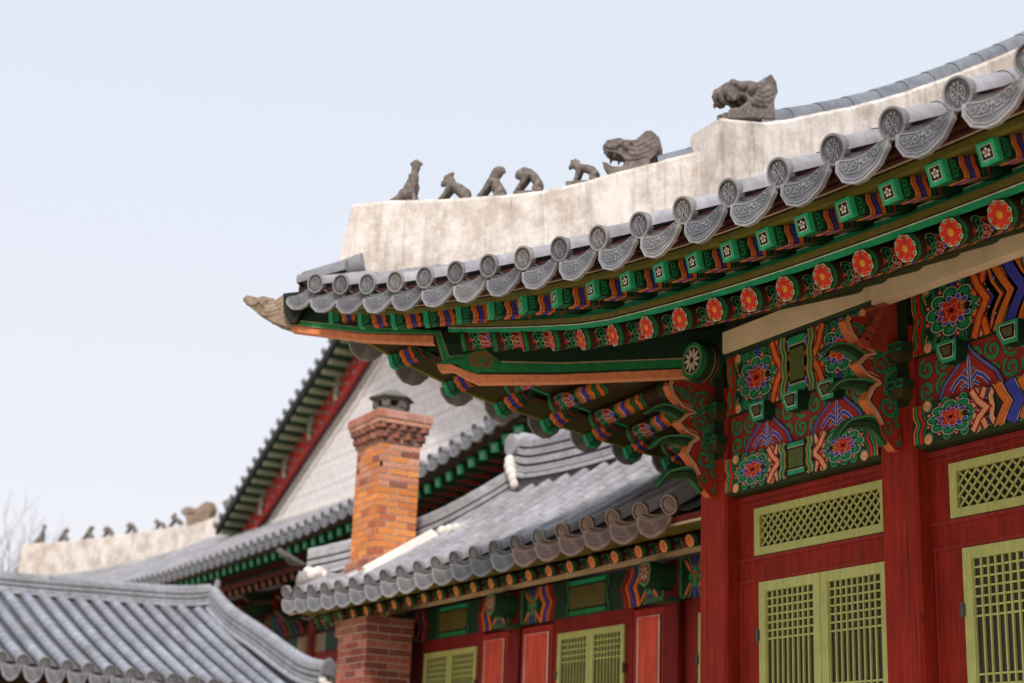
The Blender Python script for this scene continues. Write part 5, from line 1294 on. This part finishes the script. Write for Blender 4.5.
F.append(hipfig('ridge_figure', 'horned ridge figure on four legs, nearest to the large open-mouthed dragon head', [[(646, -68, 13), (664, -56, 13), (684, -54, 13), (704, -46, 14), (718, -28, 14)], [(640, -70, 12), (628, -64, 7), (626, -58, 5)], [(632, -78, 5), (631, -86, 4)], [(643, -80, 5), (644, -89, 4)], [(653, -76, 5), (656, -83, 4)], ['legs', (662, -50, 9), (656, -26, 7), (648, -5, 6)], ['legs', (718, -28, 12), (708, -14, 8), (728, -5, 7)]], 684, -1.20, 8.94))

def dragon(name, label, outline, place, th=.30, mat=None, grp=None, loc=(0, 0, 0), k=1.0, teeth=(), eye=None, vox=.009):
    t = thing(name, label, 'dragon head', loc, grp)
    pts = outline; n = len(pts); cxx = sum(p[0] for p in pts)/n; czz = sum(p[1] for p in pts)/n; H = max(p[1] for p in pts)-min(p[1] for p in pts)
    def ex(mb):
        for off, sc in ((-th*.5, .80), (-th*.34, .96), (0, 1.0), (th*.34, .96)):
            lp = [place(cxx+(x-cxx)*sc, czz+(z-czz)*sc, off) for x, z in pts]; d = place(cxx, czz, off+th*.17)-place(cxx, czz, off)
            mb.prism(lp, d, CR)
        for sg in (-1, 1):
            o = sg*th*.50; q = random.Random(6)
            x0, z0, dx, dz = eye
            def tb(ps, r): mb.tube([place(x0+a*dx, z0+b*dz, o*c) for a, b, c in ps], [r*1.35*H*(1-.5*i/len(ps)) for i in range(len(ps))], 8, CR)
            for i in range(1): ico(mb, place(x0, z0, o*1.0), H*.10, CR)
            tb([(-1.2, .4, 1), (-.3, .9, 1.08), (.9, .7, 1.08), (1.8, 1.0, 1)], .05)                    # brow
            tb([(-1.2, -.2, 1), (-2.2, -.1, 1), (-2.9, .3, .95)], .05); ico(mb, place(x0-2.9*dx, z0+.3*dz, o*.9), H*.07, CR)   # snout, nostril
            for fx, fz in teeth: mb.tube([place(fx, fz, o*.8), place(fx-.01, fz-.055, o*.8)], [H*.04, H*.012], 6, CR)
            tb([(1.0, -.4, 1.04), (1.9, -.2, 1.04), (2.6, .6, 1.02), (3.6, 1.9, .95)], .045); tb([(.8, -1.4, 1.04), (2.0, -1.3, 1.04), (3.0, -.3, 1.02), (3.9, .9, .95)], .045)
            tb([(.4, -2.4, 1.04), (1.8, -2.5, 1.04), (3.0, -1.6, 1.0), (3.8, -.5, .95)], .045); tb([(0, -3.4, 1), (1.6, -3.5, 1), (3.0, -2.8, .98)], .04)
            tb([(.2, -1.0, 1.05), (.9, -.9, 1.05), (1.0, -1.6, 1.05), (.3, -1.7, 1.05)], .035)
    o = sculpt('head', [], CR, t, None, vox, ex)
    o.data.transform(Matrix.Translation(Vector((0, 0, 0))))
    if mat: o.data.materials[0] = mat
    return t
HEAD1 = [(-1.039, 9.381), (-1.006, 9.453), (-0.893, 9.474), (-0.824, 9.425), (-0.756, 9.417), (-0.712, 9.474), (-0.656, 9.542), (-0.611, 9.54), (-0.566, 9.48), (-0.538, 9.324), (-0.564, 9.209), (-0.619, 9.147), (-0.623, 9.07), (-0.953, 8.957), (-0.988, 9.001), (-1.039, 9.125), (-1.045, 9.165), (-1.005, 9.15), (-0.955, 9.095), (-0.87, 9.085), (-0.835, 9.15), (-0.875, 9.235), (-0.95, 9.285), (-1.02, 9.30), (-1.045, 9.33)]
dragon('dragon_head', 'large open-mouthed dragon head with upswept crest, just right of the five ridge figures', [(x, z-.02) for x, z in HEAD1], lambda s, z, o: HP(s, z, o-.21), .30, None, None, HP(-.8, 9.0, -.21), teeth=((-1.0, 9.28), (-.93, 9.26)), eye=(-.83, 9.33, .062, .05))
HEAD2 = [(10.242, 9.905), (10.273, 9.982), (10.358, 10.058), (10.475, 10.062), (10.633, 10.116), (10.772, 10.12), (10.872, 10.218), (10.953, 10.293), (11.033, 10.209), (11.056, 10.075), (10.998, 9.937), (11.012, 9.70), (10.311, 9.52), (10.327, 9.655), (10.474, 9.711), (10.592, 9.828), (10.553, 9.87), (10.436, 9.872), (10.389, 9.774), (10.319, 9.789), (10.269, 9.844)]
dragon('dragon_head', 'dark dragon head with gaping mouth on the flat end block of the upper ridge', HEAD2, lambda y, z, o: Vector((XM+o, y, z)), .34, None, None, (XM, 10.6, 9.5), teeth=((10.33, 9.83), (10.46, 9.87)), eye=(10.62, 9.99, .085, .05))
TOOSU = [(-4.176, 7.546), (-4.179, 7.585), (-4.141, 7.628), (-4.032, 7.585), (-3.986, 7.604), (-3.914, 7.576), (-3.866, 7.55), (-3.773, 7.566), (-3.60, 7.574), (-3.62, 7.16), (-3.69, 7.154), (-3.846, 7.228), (-4.018, 7.368), (-4.095, 7.46)]
t = dragon('eave_dragon_head', 'brown fish-like dragon head capping the outermost tip of the green and orange hip rafter', TOOSU, lambda s, z, o: HP(s, z, o), .30, M_CARVE2, None, HP(-3.8, 7.4), eye=(-3.97, 7.50, .05, .045))
HEAD3 = [(5.722, 14.46), (5.949, 14.611), (6.312, 14.526), (6.587, 14.832), (6.765, 14.828), (6.882, 14.516), (6.815, 14.131), (6.75, 13.90), (6.011, 13.60), (5.925, 14.145), (5.799, 14.225)]
dragon('dragon_head', 'tan blurred dragon head on the far white ridge of the rear hall', [(x, z-.04) for x, z in HEAD3], lambda s, z, o: Vector((BX0+s+o*.7, BYE+s-o*.7, z)), .7, M_CARVE2, None, (BX0+6.2, BYE+6.2, 13.8), eye=(6.2, 14.3, .12, .10), vox=.03)
dragon('dragon_head', 'grey dragon head half hidden behind the foot of the dark rear gable edge', [(x*1.0+1.42, z*.9+1.75) for x, z in HEAD3], lambda s, z, o: Vector((BX0+s+o*.7, BYE+s-o*.7, z)), .7, M_CARVE, None, (BX0+7.6, BYE+7.6, 14.3), eye=(7.62, 14.7, .12, .10), vox=.03)
src = F
FAR = ['leftmost and greenish', 'second from the left', 'third from the left, upright', 'middle of the seven', 'fifth from the left', 'sixth from the left', 'nearest to the tan dragon head']
for i, (s_, z_) in enumerate(((.48, 12.94), (1.34, 13.00), (2.25, 13.10), (2.97, 13.20), (3.79, 13.36), (4.82, 13.54), (5.38, 13.68))):
    f = F[(0, 2, 2, 3, 3, 4, 1)[i]]; o = f.copy(); o.name = 'ridge_figure'; COL.objects.link(o)
    o.location = (BX0+.15+s_, BYE+.15+s_, z_); k = 1.6; o.scale = (k, k, k)
    o['label'] = 'tiny dark figure on the far pale ridge, '+FAR[i]; o['group'] = G2
    for chd in f.children:
        c = chd.copy(); COL.objects.link(c); c.parent = o

# ================================================================ bare tree far left
def tree(x, y, h, label, seed):
    t = thing('bare_tree', label, 'tree', (x, y, 0)); q = random.Random(seed); mt = MB(); mbr = MB()
    def grow(p, d, L, r, lv):
        n = 4; pts = [p]; dd = d.copy()
        for i in range(n):
            dd = (dd+Vector((q.uniform(-.16, .16), q.uniform(-.16, .16), q.uniform(-.02, .12)))).normalized(); pts.append(pts[-1]+dd*L/n)
        (mt if lv == 0 else mbr).tube(pts, [r*(1-.45*i/n) for i in range(n+1)], 6 if lv < 2 else 3, (.20, .17, .15), False)
        if lv >= 5: return
        for i in range(4 if lv < 4 else 3):
            k = q.choice((2, 3, 4, 4)) if lv else q.choice((2, 3, 4)); a = q.uniform(0, 6.28); tilt = q.uniform(.25, .75)
            s1 = dd.cross(Vector((1, .2, .3))).normalized(); s2 = dd.cross(s1)
            nd_ = (dd*math.cos(tilt)+(s1*math.cos(a)+s2*math.sin(a))*math.sin(tilt)).normalized()
            grow(pts[k], nd_, L*q.uniform(.58, .8), r*.52, lv+1)
    grow(Vector((x, y, 0)), Vector((0, 0, 1)), h*.36, .34, 0)
    mt.build('trunk', M_DULL, t); mbr.build('crown', M_DULL, t); return t
tree(-104, 21.3, 20.5, 'bare leafless tree at the far left edge, pale twigs against the sky', 11)
